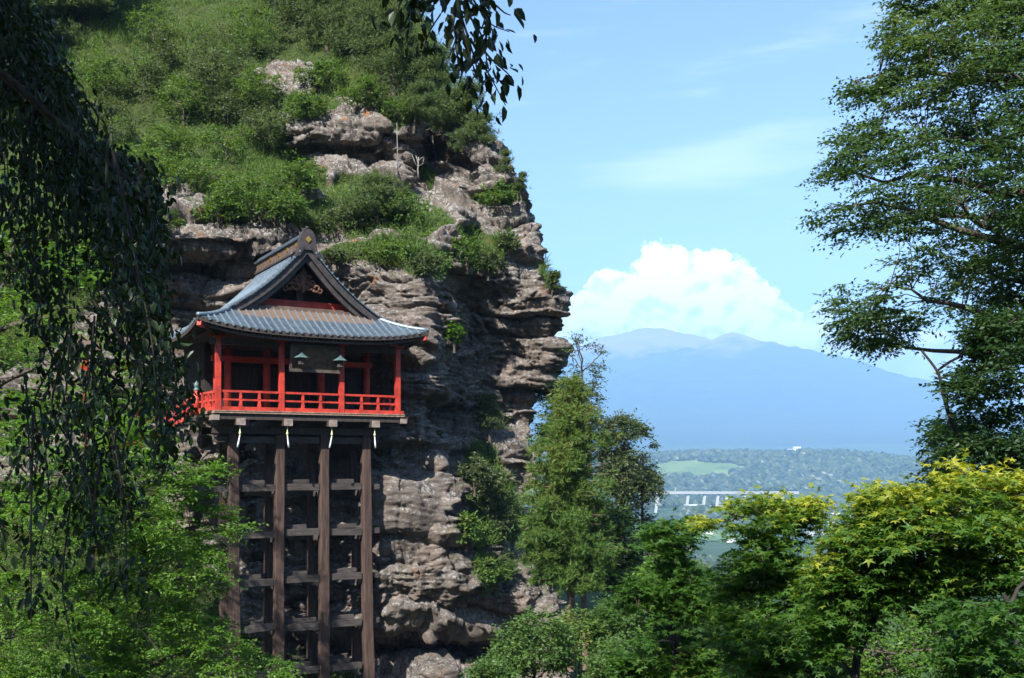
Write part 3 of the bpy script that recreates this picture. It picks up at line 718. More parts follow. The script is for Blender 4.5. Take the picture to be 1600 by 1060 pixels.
# --- steps and walkway going down on the left, with its own roof
st_ = []
newel = [(-4.55,.25,1.86), (-5.6,.8,1.05), (-7.6,1.2,.30)]
prev = np.array((-3.9,.05,1.97))
for k, q in enumerate(newel):
    q = np.array(q, float)
    for dz, w, h in ((.72,.09,.08),(.40,.07,.07),(.08,.14,.13)):
        mb = MB(); mb.bar(prev+[0,0,dz], q+[0,0,dz], w, h); TP(mb, 'rail', 'red')
    for t in (.35,.68):
        c = prev+(q-prev)*t; mb = MB(); mb.box(c[0]-.045,c[0]+.045,c[1]-.045,c[1]+.045,c[2]+.1,c[2]+.68); TP(mb, 'rail_post', 'red')
    mb = MB(); mb.lathe(q[0],q[1],[(q[2]-.1,.105),(q[2]+.86,.105)],12); nw = TP(mb, 'newel_post', 'red', None, True)
    mb = MB(); mb.lathe(q[0],q[1],[(q[2]+.86,.11),(q[2]+.92,.115),(q[2]+.94,.07),(q[2]+1.0,.075),(q[2]+1.06,.105),(q[2]+1.13,.085),(q[2]+1.2,.03),(q[2]+1.25,.01)],12); mb.build('finial', MT['white'] if False else MT['teal'], nw, True)
    prev = q
for k in range(7):
    f_ = k/6; c = np.array((-4.2,.3,1.80))*(1-f_)+np.array((-5.8,1.0,.95))*f_; mb = MB(); mb.box(c[0]-.2,c[0]+.2,c[1]-.1,c[1]+1.8,c[2]-.1,c[2]); TP(mb, 'stair_tread', 'beam_wood')
mb = MB(); mb.box(-8.6,-5.6,1.0,3.2,.02,.14); TP(mb, 'walkway_deck', 'beam_wood')
for u in (-6.2,-8.2):
    mb = MB(); mb.box(u-.1,u+.1,2.9,3.1,.14,4.5); TP(mb, 'walkway_pillar', 'red'); mb = MB(); mb.box(u-.12,u+.12,1.3,1.5,-6,.02); TP(mb, 'walkway_post', 'post_wood')
mb = MB(); mb.box(-8.5,-5.2,2.95,3.12,3.6,3.8); TP(mb, 'walkway_lintel', 'red')
mb = MB(); G = np.stack([np.stack([np.full(8, uu), np.linspace(.9,5.6,8), 4.35+.9*np.linspace(0,1,8)**1.4], -1) for uu in np.linspace(-8.6,-4.9,10)]); mb.grid(G); mb.grid(G-[0,0,.16], True)
mb.grid(np.stack([G[:,0]-[0,0,.16], G[:,0]])); mb.grid(np.stack([G[-1]-[0,0,.16], G[-1]])); TP(mb, 'walkway_roof', 'ridge_brown')
# --- things that hang on the hall
sb = empty('name_board', tuple(T2W(.05,-.28,3.66)), TR); tag(sb, 'dark gilt name board hanging between the two middle red pillars', 'sign')
tilt = .16
def SBX(mb, name, mat, parent=sb): 
    o = mb.build(name, MT[mat], parent); return o
mb = MB(); mb.add([(-1.0,0,0),(1.0,0,0),(1.0,.06,0),(-1.0,.06,0),(-1.0,-tilt,.95),(1.0,-tilt,.95),(1.0,.06-tilt,.95),(-1.0,.06-tilt,.95)], [np.array([[0,3,2,1],[4,5,6,7],[0,1,5,4],[1,2,6,5],[2,3,7,6],[3,0,4,7]])]); SBX(mb, 'board', 'sign_gold')
mb = MB(); mb.bar((-1.06,-.03,-.02),(1.06,-.03,-.02),.1,.12); mb.bar((-1.06,-.03-tilt,.97),(1.06,-.03-tilt,.97),.1,.1); mb.bar((-1.03,-.03,.04),(-1.03,-.03-tilt,.92),.1,.1,(0,1,0)); mb.bar((1.03,-.03,.04),(1.03,-.03-tilt,.92),.1,.1,(0,1,0)); SBX(mb, 'frame', 'sign_frame')
for k, (u, hz_) in enumerate(((-.62,4.12),(1.02,4.08))):
    ln = empty('hanging_lantern', tuple(T2W(u,-.62,hz_-.30)), TR)
    tag(ln, ['green bronze lantern hanging at the name board\'s end by the stair side', 'green bronze lantern hanging at the name board\'s end by the cliff side'][k], 'lantern', 'bronze lanterns under the eave')
    mb = MB(); mb.lathe(0,0,[(.30,.31),(.335,.27),(.40,.15),(.47,.07),(.52,.05),(.55,.02)],6); mb.build('lantern_roof', MT['teal'], ln)
    mb = MB(); mb.lathe(0,0,[(0,.10),(.04,.15),(.08,.13),(.28,.14),(.30,.16)],6); mb.build('lantern_body', MT['dark_wood'], ln)
    mb = MB(); mb.tube([(0,0,.55),(0,0,.98)], .012, 4); mb.build('chain', MT['dark_wood'], ln)
for k, u in enumerate(SU):
    q = T2W(u-.02,-.36,1.18-.66); pd = empty('hanging_pendant', tuple(q), TR)
    tag(pd, 'slim white pendant with yellow cap below the %s deck beam end counted from the stairs' % ['first','second','third','fourth'][k], 'pendant', 'white pendants under the deck')
    sw = [.10,-.06,.10,-.04][k]
    mb = MB(); mb.tube([(sw*-1.0,0,.0),(sw*-.6,0,.18),(sw*-.2,0,.40),(0,0,.50)], [.036,.034,.026,.022], 8); mb.build('rod', MT['white'], pd, True)
    mb = MB(); mb.lathe(0,0,[(.50,.034),(.55,.048),(.60,.04),(.64,.018),(.88,.010)],8); mb.build('cap', MT['yellow'], pd, True)
# ------------------------------------------------------------------ ground, valley, mountain, haze
def terrain_z(x, y):
    r = np.hypot(x, y)
    near = -1.7 - 4.8*sstep(y, 2.5, 13) - 4.0*sstep(y, 14, 34)
    near = near - 6*sstep(x, 1, 25)*sstep(y, 20, 60) - 3*sstep(-x, 4, 20)*sstep(y, 6, 20)
    fall = -92*sstep(r, 60, 950)
    fade = sstep(r, 50, 200)
    z = near + fall*sstep(y, -200, 400)
    z = z + fade*fbm(np.stack([x/160, y/160, 0*x], -1), 4, 91)*9*(1-sstep(r, 700, 1100)*.8) + .5*fbm(np.stack([x/6, y/6, 0*x], -1), 3, 93)*(1-fade)
    rise = sstep(y, 1950, 3300)
    z = z + rise*80
    hill = np.exp(-((x-900)/850)**2-((y-3150)/420)**2)*44 + np.exp(-((x-250)/300)**2-((y-3300)/300)**2)*8
    z = z + hill*sstep(y, 2300, 3000) + sstep(r, 2400, 3200)*fbm(np.stack([x/330, y/330, 0*x], -1), 4, 95)*26
    z = z + 20*np.exp(-((x-420)/380)**2-((y-1950)/240)**2)
    z = z + 118*sstep(y, 3500, 7200) + sstep(r, 3600, 6000)*(1-sstep(r, 9000, 12000))*fbm(np.stack([x/1100, y/700, 0*x], -1), 4, 97)*70
    # the slopes of the valley behind and beside the camera
    z = z + 160*sstep(-y, 60, 900)*sstep(y, 200, -200) + sstep(np.abs(x)-np.maximum(y,0)*.9, 100, 1500)*120
    return z
th = np.linspace(-math.pi, math.pi, 361); rr = np.concatenate([[0.01], np.geomspace(1.2, 15500, 190)])
X = rr[:,None]*np.sin(th)[None]; Yg = rr[:,None]*np.cos(th)[None]
Zg = terrain_z(X, Yg)
def ground_mat():
    m, b, o = new_mat('valley_ground'); v = OBJC(); 
    n1 = NOI(v, .0035, 5, .6); n2 = NOI(v, .03, 5, .65); n3 = NOI(v, .8, 5, .7)
    sx = N('ShaderNodeSeparateXYZ'); L(v, sx.inputs[0])
    c = RAMP(n2, [(.3,(.028,.052,.018)), (.6,(.05,.085,.025)), (.8,(.075,.11,.035))])
    vo = N('ShaderNodeTexVoronoi'); vo.inputs['Scale'].default_value = .011; L(v, vo.inputs['Vector'])
    fields = MIX(vo.outputs['Color'], (.08,.15,.045), (.17,.23,.08))
    flat = SM(NOI(v, .0018, 4, .55), .50, .56)
    far = M('MULTIPLY', M('MULTIPLY', SM(sx.outputs[1], 700, 1000), SM(sx.outputs[1], 4200, 3300)), flat)
    c = MIX(far, c, fields)
    c = MIX(SM(sx.outputs[1], 60, 30), c, RAMP(n3, [(.3,(.03,.028,.018)), (.6,(.05,.055,.02)), (.8,(.07,.08,.03))]))
    L(c, b.inputs['Base Color']); b.inputs['Roughness'].default_value = .95; b.inputs['Specular IOR Level'].default_value = .1
    return m
mb = MB(); mb.grid(np.stack([X, Yg, Zg], -1), True)
ground = mb.build('ground', ground_mat(), None, True); tag(ground, 'wooded valley floor with pale fields stretching to the mountain foot', kind='structure')
# mountain: a height field of two summits
def mountain_obj(name, label, cx, cy, ext, fn, res, mat):
    gx = np.linspace(cx-ext, cx+ext, res); gy = np.linspace(cy-ext, cy+ext, res); A, B = np.meshgrid(gx, gy)
    mb = MB(); mb.grid(np.stack([A, B, fn(A, B)], -1)); o = mb.build(name, mat, None, True); return tag(o, label, kind='structure')
def mt_mat():
    m, b, o = new_mat('forested_volcano'); v = OBJC((.001,.001,.001)); sx = N('ShaderNodeSeparateXYZ'); L(v, sx.inputs[0])
    n = NOI(v, 2.2, 7, .65); n2 = NOI(OBJC((.001,.001,.0002)), 6, 6, .6)
    c = RAMP(n2, [(.3,(.020,.036,.016)), (.6,(.036,.058,.024)), (.8,(.07,.085,.04))])
    c = MIX(SM(M('ADD', sx.outputs[2], M('MULTIPLY', M('SUBTRACT', n, .5), .9)), 1.08, 1.36), c, (.27,.19,.155))
    L(c, b.inputs['Base Color']); b.inputs['Roughness'].default_value = 1; b.inputs['Specular IOR Level'].default_value = 0
    return m
pk = P(1142, 522, 11500); dm = P(1028, 519, 12600); lf = P(868, 530, 14200)
def mt_fn(x, y):
    r = np.hypot(x-pk[0], (y-pk[1])*.92); ang = np.arctan2(y-pk[1], x-pk[0])
    h = pk[2] - .318*r*(1+.02*np.sin(ang*7)) 
    h = np.maximum(h, 0) + 0
    base = 110 + 150*np.exp(-r/3500) - 330*sstep(r, 4300, 6000)
    a = np.maximum(h, base) + 60*np.exp(-np.abs(h-base)/120)
    r2 = np.hypot((x-dm[0])*.9, y-dm[1])
    d = dm[2] + 20 - 95*(r2/430)**2*sstep(-r2, -430, 0) - .36*np.maximum(r2-180, 0)
    d = d - 40*np.exp(-(r2/200)**2)
    r3 = np.hypot((x-lf[0]), y-lf[1]); l = lf[2] - .46*r3
    z = np.maximum(np.maximum(a, d), l)
    q = np.stack([x/900, y/900, 0*x], -1)
    gul = 1-np.abs(fbm(q*np.array([1.6,1.6,1]), 5, 101))*2
    amp = sstep(z, 150, 700)
    z = z + amp*(60*fbm(q, 5, 103) - 75*(gul-.5)*sstep(r, 150, 900))
    return z
mountain_obj('mountain', 'broad blue hazy volcano with a bare domed summit behind its front peak', 1800, 11500, 6200, mt_fn, 330, mt_mat())
# wooded hill across the valley: thousands of far crowns reading as one mass
fr = np.random.default_rng(3); n = 19000
x = fr.uniform(200, 2100, n); y = np.where(fr.random(n) < .10, fr.uniform(1600,1835,n), 1930 + 1620*fr.random(n))
fieldm = ((fbm(np.stack([x/260, y/260, 0*x], -1), 3, 111) > .17) & (x < 780))
keep = ~fieldm & (x/y > .10) & (x/y < .5); x, y = x[keep], y[keep]
pal = leaf_mat('far_forest_green', (.022,.040,.014), (.040,.066,.020), (.075,.10,.032), .1)
def blob_mass(name, x, y, z, s, mat, label):
    t = (1+5**.5)/2
    ico = norm(np.array([[-1,t,0],[1,t,0],[-1,-t,0],[1,-t,0],[0,-1,t],[0,1,t],[0,-1,-t],[0,1,-t],[t,0,-1],[t,0,1],[-t,0,-1],[-t,0,1]], float))
    fc = np.array([[0,11,5],[0,5,1],[0,1,7],[0,7,10],[0,10,11],[1,5,9],[5,11,4],[11,10,2],[10,7,6],[7,1,8],[3,9,4],[3,4,2],[3,2,6],[3,6,8],[3,8,9],[4,9,5],[2,4,11],[6,2,10],[8,6,7],[9,8,1]])
    n = len(x); V = ico[None]*(s[:,None,None]*(1+.35*fr.standard_normal((n,12,1))*.6))*np.array([1,1,.95]) + np.stack([x, y, z+s*.5], -1)[:,None]
    f = fc[None] + (np.arange(n)*12)[:,None,None]; tint = np.repeat(fr.random(n), 12)
    o = link(name, raw_mesh(name, V.reshape(-1,3), [f.reshape(-1,3)], mat, False, {'tint': tint})); return tag(o, label, kind='stuff')
blob_mass('distant_forest', x, y, terrain_z(x, y), fr.uniform(5,12,len(x)), pal, 'dense far woodland covering the hill across the valley')
n = 9000; a_ = fr.uniform(.02,.62,n); r_ = np.exp(fr.uniform(np.log(320), np.log(1150), n)); x = np.sin(a_)*r_; y = np.cos(a_)*r_
blob_mass('valley_woods', x, y, terrain_z(x, y), fr.uniform(3,6,n), pal, 'dark woods filling the valley below the maple trees')
# viaduct
vz = P(1100, 769, 1850); vd = empty('viaduct', (float(vz[0]), 1850, float(terrain_z(np.array(vz[0]), np.array(1850.)))), 0)
tag(vd, 'long white road viaduct on slanted piers crossing the valley', 'bridge')
zt = vz[2]-vd.location.z
mb = MB(); mb.box(-120,170,-6,6,zt-3.2,zt-.8); mb.build('deck', painted('pale_concrete', (.40,.40,.385), .1, .8), vd)
conc = bpy.data.materials['pale_concrete']
mb = MB(); mb.box(-120,170,-6.4,-6.05,zt-.75,zt+1.2); mb.build('parapet', conc, vd)
for xx in (-85,-30,0,24,40,72,105,140):
    mb = MB(); mb.bar((xx-3,0,-6),(xx+1.5,0,zt-3.3),4.5,5,(0,1,0)); mb.build('pier', conc, vd)
for xx in (-52,):
    mb = MB(); mb.tube([(xx,0,zt),(xx,0,zt+9)], .5, 5); mb.build('lamp_mast', conc, vd)
MT['wallw'] = painted('white_render', (.8,.8,.78), .05, .7, dirt_amt=.05); MT['roofg'] = painted('grey_sheet_roof', (.42,.46,.5), .1, .6, dirt_amt=.05)
MT['winb'] = painted('dark_window_glass', (.05,.07,.09), .1, .2, dirt_amt=0)
MT['roofb'] = painted('brown_tile_roof', (.16,.10,.08), .2, .8); MT['roofblue'] = painted('blue_sheet_roof', (.16,.25,.36), .15, .5)
def house(px, py, Y, w, h, dep, roofm, label, cat='house', gable=True, group=None, fix=False, win=True):
    if Y < 2500 and not fix:
        Ys = np.linspace(700, 2400, 400); gz_ = terrain_z((px-PX0)/F*Ys, Ys); rz_ = (HY-py)/F*Ys; k_ = np.where(rz_ < gz_)[0]; Y = float(Ys[k_[0]]) if len(k_) else Y
    q = P(px, py, Y); zb = q[2]; o = empty('house' if cat == 'house' else 'building', (q[0], q[1], zb)); tag(o, label, cat, group)
    g = float(terrain_z(np.array(q[0]), np.array(q[1]))) - zb
    mb = MB(); mb.box(-w/2,w/2,0,dep,min(g,0)-1,h); mb.build('wall', MT['wallw'], o)
    mb = MB()
    if gable: mb.prism([(-w/2-.6,h),(w/2+.6,h),(w/2-.25*w,h+.28*dep*.6),(-w/2+.25*w,h+.28*dep*.6)], -.7, dep+.7)
    else: mb.box(-w/2-.5,w/2+.5,-.5,dep+.5,h+.02,h+.9)
    mb.build('roof', MT[roofm], o)
    nw = max(2, int(w/5))
    for k in range(nw if win else 0):
        x0 = -w/2 + (k+.3)*w/nw; mb = MB(); mb.box(x0, x0+.4*w/nw, -.12, -.02, h*.35, h*.7); mb.build('window', MT['winb'], o)
house(1246,704,3260,22,11,14,'wallw','large white building alone on the wooded hilltop','building',False)
house(1234,705,3270,10,6,10,'roofg','small pale block beside the white hilltop building','building',False)
house(1116,797,1780,60,6,24,'roofg','long pale warehouse below the viaduct piers','building',False,win=False)
house(1086,795,1800,34,6,20,'wallw','white low hall right under the viaduct','building',False,win=False)
house(1322,812,1480,46,9,22,'wallw','large white flat-roofed hall showing between the maple crowns','building',False)
house(1366,817,1440,20,6,14,'roofblue','low blue-roofed shed beside the large white hall','building',False)
hlab = ['valley house with a grey roof next to the masts','blue-roofed house behind the masts','brown-roofed house below the large white hall','grey-roofed house below the masts','brown-roofed house under the orange-tipped maple crown','grey-roofed house deep among the orange-tipped maple leaves','brown-roofed house low in the gap between the two maples','grey-roofed house beside the brown-roofed one among maple leaves','brown-roofed house just below the white halls of the viaduct','grey-roofed house at the edge of the valley woods','blue-roofed house between viaduct and maple','grey-roofed house between the masts and the large white hall']
hl = [(1278,815,1500,'roofg'),(1262,800,1650,'roofblue'),(1290,835,1350,'roofb'),(1265,838,1330,'roofg'),(1145,846,1300,'roofb'),(1170,853,1250,'roofg'),(1246,886,1050,'roofb'),(1140,848,1270,'roofg'),(1088,822,1500,'roofb'),(1075,860,1200,'roofg'),(1110,835,1400,'roofblue'),(1300,822,1440,'roofg')]
for k, (px, py, Y, rm) in enumerate(hl):
    house(px, py, Y, fr.uniform(8,13), fr.uniform(4,6), 9, rm, hlab[k], 'house', True, 'valley houses')
for k, (px, py, Y) in enumerate([(1272,802,1500),(1279,800,1480),(1287,803,1500)]):
    q = P(px, py, Y); g = float(terrain_z(np.array(q[0]), np.array(q[1]))); mb = MB(); mb.tube([(0,0,0),(0,0,q[2]-g+10)], [.9,.5], 6); o = mb.build('mast', conc, None, False, (q[0], q[1], g)); tag(o, 'thin pale mast rising beside the large white hall', 'mast', 'masts in the valley')
# haze: even pale air around everything
def haze():
    m = bpy.data.materials.new('pale_air'); m.use_nodes = True; t = m.node_tree; t.nodes.clear()
    o = t.nodes.new('ShaderNodeOutputMaterial'); v = t.nodes.new('ShaderNodeVolumePrincipled'); t.links.new(v.outputs[0], o.inputs['Volume'])
    v.inputs['Color'].default_value = (.255,.46,.77,1); v.inputs['Density'].default_value = 1.55e-4; v.inputs['Anisotropy'].default_value = -0.3
    mb = MB(); mb.box(-19000,19000,-19000,19000,-330,1720); ob = mb.build('haze', m); tag(ob, 'pale blue haze filling the air of the valley', kind='stuff')
haze()
# ------------------------------------------------------------------ vegetation
def _t(v, f): return np.array(v, float), np.array(f, int)
TEMPL = {
 'oval': _t([(0,0,0),(.42,.27,.07),(1,0,-.04),(.42,-.27,.07)], [[0,1,2,3]]),
 'ovate': _t([(0,0,0),(1,0,-.12),(.30,.24,.07),(.68,.19,.03),(.30,-.24,.07),(.68,-.19,.03)], [[0,1,3,2],[0,4,5,1]]),
 'blade': _t([(0,-.035,0),(.55,-.03,.02),(1,0,-.1),(0,.035,0),(.55,.03,.02)], [[0,1,4,3],[1,2,2,4]]),
 'strip': _t([(0,-.045,0),(1,-.012,-.06),(1,.012,-.06),(0,.045,0)], [[0,1,2,3]]),
}
def _maple():
    ang = np.radians([-125,-62,0,62,125]); rad = [.42,.68,.80,.68,.42]; V = [(.2,0,0)]; nang = np.radians([-165,-92,-31,31,92,165]); nr = [.16,.24,.27,.27,.24,.16]
    for a, r in zip(nang, nr): V.append((.2+r*math.cos(a), r*math.sin(a), .03))
    for a, r in zip(ang, rad): V.append((.2+r*math.cos(a), r*math.sin(a), -.07))
    return _t(V, [[0,1+k,7+k,2+k] for k in range(5)])
TEMPL['maple'] = _maple()
def _tuft(n, w, spread, seed):
    r = np.random.default_rng(seed); V = []; Fs = []
    for k in range(n):
        a = 2*math.pi*k/n + r.uniform(-.3,.3); d = np.array([1.0, spread*math.cos(a), spread*math.sin(a)]); d = d/np.linalg.norm(d)*r.uniform(.75,1.1)
        s = np.cross(d, r.normal(size=3)); s = s/np.linalg.norm(s)*w; o = len(V)
        V += [tuple(-s), tuple(d*.9-s*.3), tuple(d), tuple(s)]; Fs.append([o, o+1, o+2, o+3])
    return _t(V, Fs)
TEMPL['tuft'] = _tuft(6, .05, .75, 1)
TEMPL['tuft_dense'] = _tuft(8, .065, .95, 2)
def leaf_arrays(pos, ax, nr, size, kind):
    T, Fc = TEMPL[kind]; ax = norm(ax); sd = norm(np.cross(nr, ax)); nn = np.cross(ax, sd); n = len(pos); m = len(T)
    V = pos[:,None] + size[:,None,None]*(T[None,:,0:1]*ax[:,None] + T[None,:,1:2]*sd[:,None] + T[None,:,2:3]*nn[:,None])
    f = Fc[None] + (np.arange(n)*m)[:,None,None]
    return V.reshape(-1,3), f.reshape(-1, Fc.shape[1]), m
def leaf_obj(name, pos, ax, nr, size, tint, kind, mat, parent=None, origin=(0,0,0)):
    V, f, m = leaf_arrays(pos - np.asarray(origin), ax, nr, size, kind)
    if kind == 'blade': f = f[:, :4]
    return link(name, raw_mesh(name, V, [f], mat, False, {'tint': np.repeat(np.clip(tint,0,1), m)}), parent)
UPV = np.array([0,0,1.])
def sprays(C, out, r, twigs=5, per=9, tlen=.5, lsize=.09, flat=.4, droop=.25, spread=.9, nrand=.55, sz_var=.3, tint0=None):
    """leafy twigs fanning out of each centre; C (M,3), out (M,3)"""
    M_ = len(C); d = out[:,None]*.6 + r.normal(size=(M_,twigs,3))*spread; d[...,2] *= flat; d = norm(d)
    ln = tlen*r.uniform(.5,1.2,(M_,twigs,1,1))
    t = (np.arange(per)[None,None,:,None]+r.random((M_,twigs,per,1)))/per
    p = C[:,None,None] + d[:,:,None]*ln*t
    p = p - droop*ln*t*t*UPV
    sd = norm(np.cross(d, UPV + r.normal(size=d.shape)*.15))[:,:,None]; sg = np.where(r.random((M_,twigs,per,1)) < .5, -1., 1.)
    ax = d[:,:,None]*.55 + sd*sg*.8 + r.normal(size=p.shape)*.28 - UPV*.18
    p = p + sd*sg*lsize*.35*r.random((M_,twigs,per,1))
    nr = UPV + r.normal(size=p.shape)*nrand
    n = M_*twigs*per; size = lsize*r.uniform(1-sz_var, 1+sz_var, n)
    tn = np.repeat((tint0 if tint0 is not None else r.random(M_)*.5+.2), twigs*per) + r.normal(size=n)*.13
    return p.reshape(-1,3), ax.reshape(-1,3), nr.reshape(-1,3), size, tn
def centers(poly, Y, thick, n, seed, gap=.0, gscale=.6, depth_k=1.4, inset=.26):
    """clump centres filling a crown whose outline against the sky is poly; the crown is as deep as it is wide, up to thick"""
    r = np.random.default_rng(seed); pl = np.array(poly, float); lo, hi = pl.min(0), pl.max(0); out = []
    tot = 0
    while tot < n:
        q = r.uniform(lo, hi, (n*3, 2)); m = in_poly(q[:,0], q[:,1], poly); q = q[m]; d = edge_dist(q[:,0], q[:,1], poly); q = q[d > inset/Y*F]; d = d[d > inset/Y*F]
        h = np.minimum(thick, .25 + d/F*Y*depth_k); yy = Y + r.uniform(-1, 1, len(q))*h
        p = np.stack([(q[:,0]-PX0)/F*yy, yy, (HY-q[:,1])/F*yy], -1)
        if gap: p = p[fbm(p*gscale*np.array([1,1,1.9]), 2, seed) > -gap]
        out.append(p); tot += len(p)
        if len(out) > 40: break
    return np.vstack(out)[:n]
def limbs(root, trunk_path, C, n_limb, r, rad0, mat, name='branches', twig_r=.012, sides=5, every=1, stretch=.25):
    """limbs from the trunk to spread-out clump centres, twigs from the limbs to the other centres"""
    tp = np.asarray(trunk_path, float); k = np.linspace(0, 1, 24); seg = np.linspace(0, 1, len(tp)); tn = np.stack([np.interp(k, seg, tp[:,i]) for i in range(3)], -1)
    idx = [int(r.integers(len(C)))]; d = np.linalg.norm(C-C[idx[0]], axis=1)
    for _ in range(n_limb-1):
        j = int(np.argmax(d)); idx.append(j); d = np.minimum(d, np.linalg.norm(C-C[j], axis=1))
    mb = MB(); nodes = []
    for j in idx:
        e = C[j]; cost = np.linalg.norm(tn-e, axis=1) + 1.5*np.maximum(tn[:,2]-e[2]+.3, 0) + np.where(np.arange(24) < 5, 3, 0)
        s = tn[int(np.argmin(cost))]; L_ = np.linalg.norm(e-s); t = np.linspace(0, 1, 9)[:,None]
        mid = (s+e)/2 + r.normal(size=3)*L_*.08 + UPV*L_*stretch*.4
        p = (1-t)**2*s + 2*t*(1-t)*mid + t*t*e; p[1:-1] += r.normal(size=(7,3))*L_*.012
        mb.tube(p, np.linspace(rad0*min(1, .35+L_/6), twig_r, 9), sides, False); nodes.append(p[1:])
    nodes = np.vstack(nodes)
    for c in C[::every]:
        dd = np.linalg.norm(nodes-c, axis=1) + .6*np.maximum(nodes[:,2]-c[2], 0); s = nodes[int(np.argmin(dd))]
        if np.linalg.norm(c-s) < .05: continue
        m = (s+c)/2 + r.normal(size=3)*.04*np.linalg.norm(c-s) + UPV*.05*np.linalg.norm(c-s); mb.tube([s, m, c], [twig_r*1.1, twig_r*.8, twig_r*.4], 3, False)
    return mb
def tree(name, label, cat, trunk_path, trunk_r, C, r, leafmat, barkmat='bark', kind='oval', n_limb=10, limb_r=.09, twig_r=.012, group=None, every=1, tint0=None, crown='crown', **sp):
    base = np.asarray(trunk_path[0], float); root = empty(name, tuple(base)); tag(root, label, cat, group)
    tp = np.asarray(trunk_path, float)-base; Cl = C - base
    n = max(6, len(tp)*5); kk = np.linspace(0, len(tp)-1, n); tps = catmull(tp, kk)
    rad = np.linspace(1, .35, n)*trunk_r; rad[0] *= 1.25
    mb = MB(); mb.tube(tps, rad, 9, False); mb.build('trunk', MT[barkmat], root, True)
    limbs(root, tps, Cl, n_limb, r, limb_r, None, twig_r=twig_r, every=every).build('branches', MT[barkmat], root, True)
    cen = Cl.mean(0); out = norm((Cl-cen)*np.array([1,1,.5]) + np.array([0,0,.2]))
    p, ax, nr, sz, tn = sprays(Cl, out, r, tint0=tint0, **sp)
    leaf_obj(crown, p, ax, nr, sz, tn, kind, leafmat, root)
    return root
LM = {
 'bright': leaf_mat('fresh_green_leaves', (.060,.140,.016), (.108,.215,.028), (.18,.29,.05), .46),
 'mid': leaf_mat('summer_green_leaves', (.040,.090,.020), (.080,.148,.032), (.14,.21,.055), .40),
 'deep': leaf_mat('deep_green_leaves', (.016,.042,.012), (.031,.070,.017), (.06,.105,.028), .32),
 'maple': leaf_mat('maple_leaves_turning', (.030,.085,.013), (.075,.165,.020), (.40,.40,.042), .45),
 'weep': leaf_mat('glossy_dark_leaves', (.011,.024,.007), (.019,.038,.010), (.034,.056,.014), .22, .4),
 'cedar': leaf_mat('yellow_green_needles', (.050,.115,.02), (.098,.168,.030), (.21,.215,.048), .32, .6),
 'pine': leaf_mat('pine_needles', (.055,.095,.03), (.10,.15,.046), (.17,.19,.075), .32, .6),
 'grass': leaf_mat('hillside_grass', (.072,.138,.030), (.135,.215,.050), (.28,.27,.12), .4, .6),
 'grey': leaf_mat('greyish_green_leaves', (.05,.078,.03), (.09,.125,.05), (.15,.17,.085), .34),
 'brown': leaf_mat('brownish_ivy_leaves', (.030,.040,.016), (.060,.058,.026), (.10,.08,.04), .25),
}
LM['tall'] = leaf_mat('tall_tree_leaves', (.036,.080,.028), (.076,.138,.050), (.15,.21,.09), .42)
LM['hill'] = leaf_mat('hillside_bush_leaves', (.052,.110,.022), (.105,.185,.038), (.19,.235,.07), .42, .6)
R = lambda s: np.random.default_rng(s)

# --- hillside turf: uncountable, one object
def cliff_scatter(n, seed, thr=.45, pymax=1100, pxlim=(-60, 950)):
    r = R(seed); a, b, c, d = (V_[quads[:,k]] for k in range(4)); cen = (a+b+c+d)/4; nn = np.cross(c-a, d-b); ar = np.linalg.norm(nn, axis=1)/2; nn = norm(nn)
    fl = (nn*np.array([.2,-1,.6])).sum(1) < 0; nn[fl] *= -1
    px, py = PJ(cen); vv = veg.ravel()[quads].mean(1)
    w = ar*(vv > thr)*(px > pxlim[0])*(px < pxlim[1])*(py > -60)*(py < pymax); w = w*(900/np.maximum(cen[:,1],30)**1.6)
    k = r.choice(len(w), n, p=w/w.sum()); u = r.random((n,2)); p = a[k]+(b[k]-a[k])*u[:,:1]+(d[k]-a[k])*u[:,1:]
    return p, nn[k], r
p, nn, r = cliff_scatter(46000, 301)
cl = fbm(p*.5, 3, 303); keep = r.random(len(p)) < .75+cl*.9; p, nn, cl = p[keep], nn[keep], cl[keep]
hgt = np.clip(.45+.8*cl, .15, 1.2); per = 5
pos = np.repeat(p, per, 0) + r.normal(size=(len(p)*per,3))*.10 + np.repeat(nn*.02, per, 0)
ax = np.repeat(nn*.5+UPV*.75, per, 0) + r.normal(size=pos.shape)*.55 + np.array([0,-.25,-.1]); nr = np.repeat(nn, per, 0) + r.normal(size=pos.shape)*.5
tint = np.repeat(.36+.5*fbm(p*.3+3, 3, 305) + r.normal(size=len(p))*.10, per) + r.normal(size=len(pos))*.07
turf = leaf_obj('hillside_grass', pos, ax, nr, np.repeat(hgt, per)*r.uniform(.5,1.1,len(pos))*.75, tint, 'strip', LM['grass'])
tag(turf, 'long green grass and creepers over the steep hillside', kind='stuff')
p, nn, r = cliff_scatter(60000, 311); cl = fbm(p*.8, 3, 313); keep = cl > -.1; p, nn = p[keep], nn[keep]
hh = np.clip(.25+1.7*fbm(p*.55, 3, 313)[:,None], .08, 1.5)
pos = np.repeat(p + nn*hh*r.random((len(p),1)), 3, 0) + r.normal(size=(len(p)*3,3))*.13
leafc = leaf_obj('creeper_leaves', pos, r.normal(size=pos.shape)+np.array([0,-.3,-.2]), UPV*.7+np.array([-.1,-.5,0])+r.normal(size=pos.shape)*.5, r.uniform(.08,.17,len(pos)),
   .35+.3*np.repeat(fbm(p*.3+8, 3, 315), 3)+r.normal(size=len(pos))*.15, 'oval', LM['hill'])
tag(leafc, 'low leafy creepers spread through the hillside grass', kind='stuff')

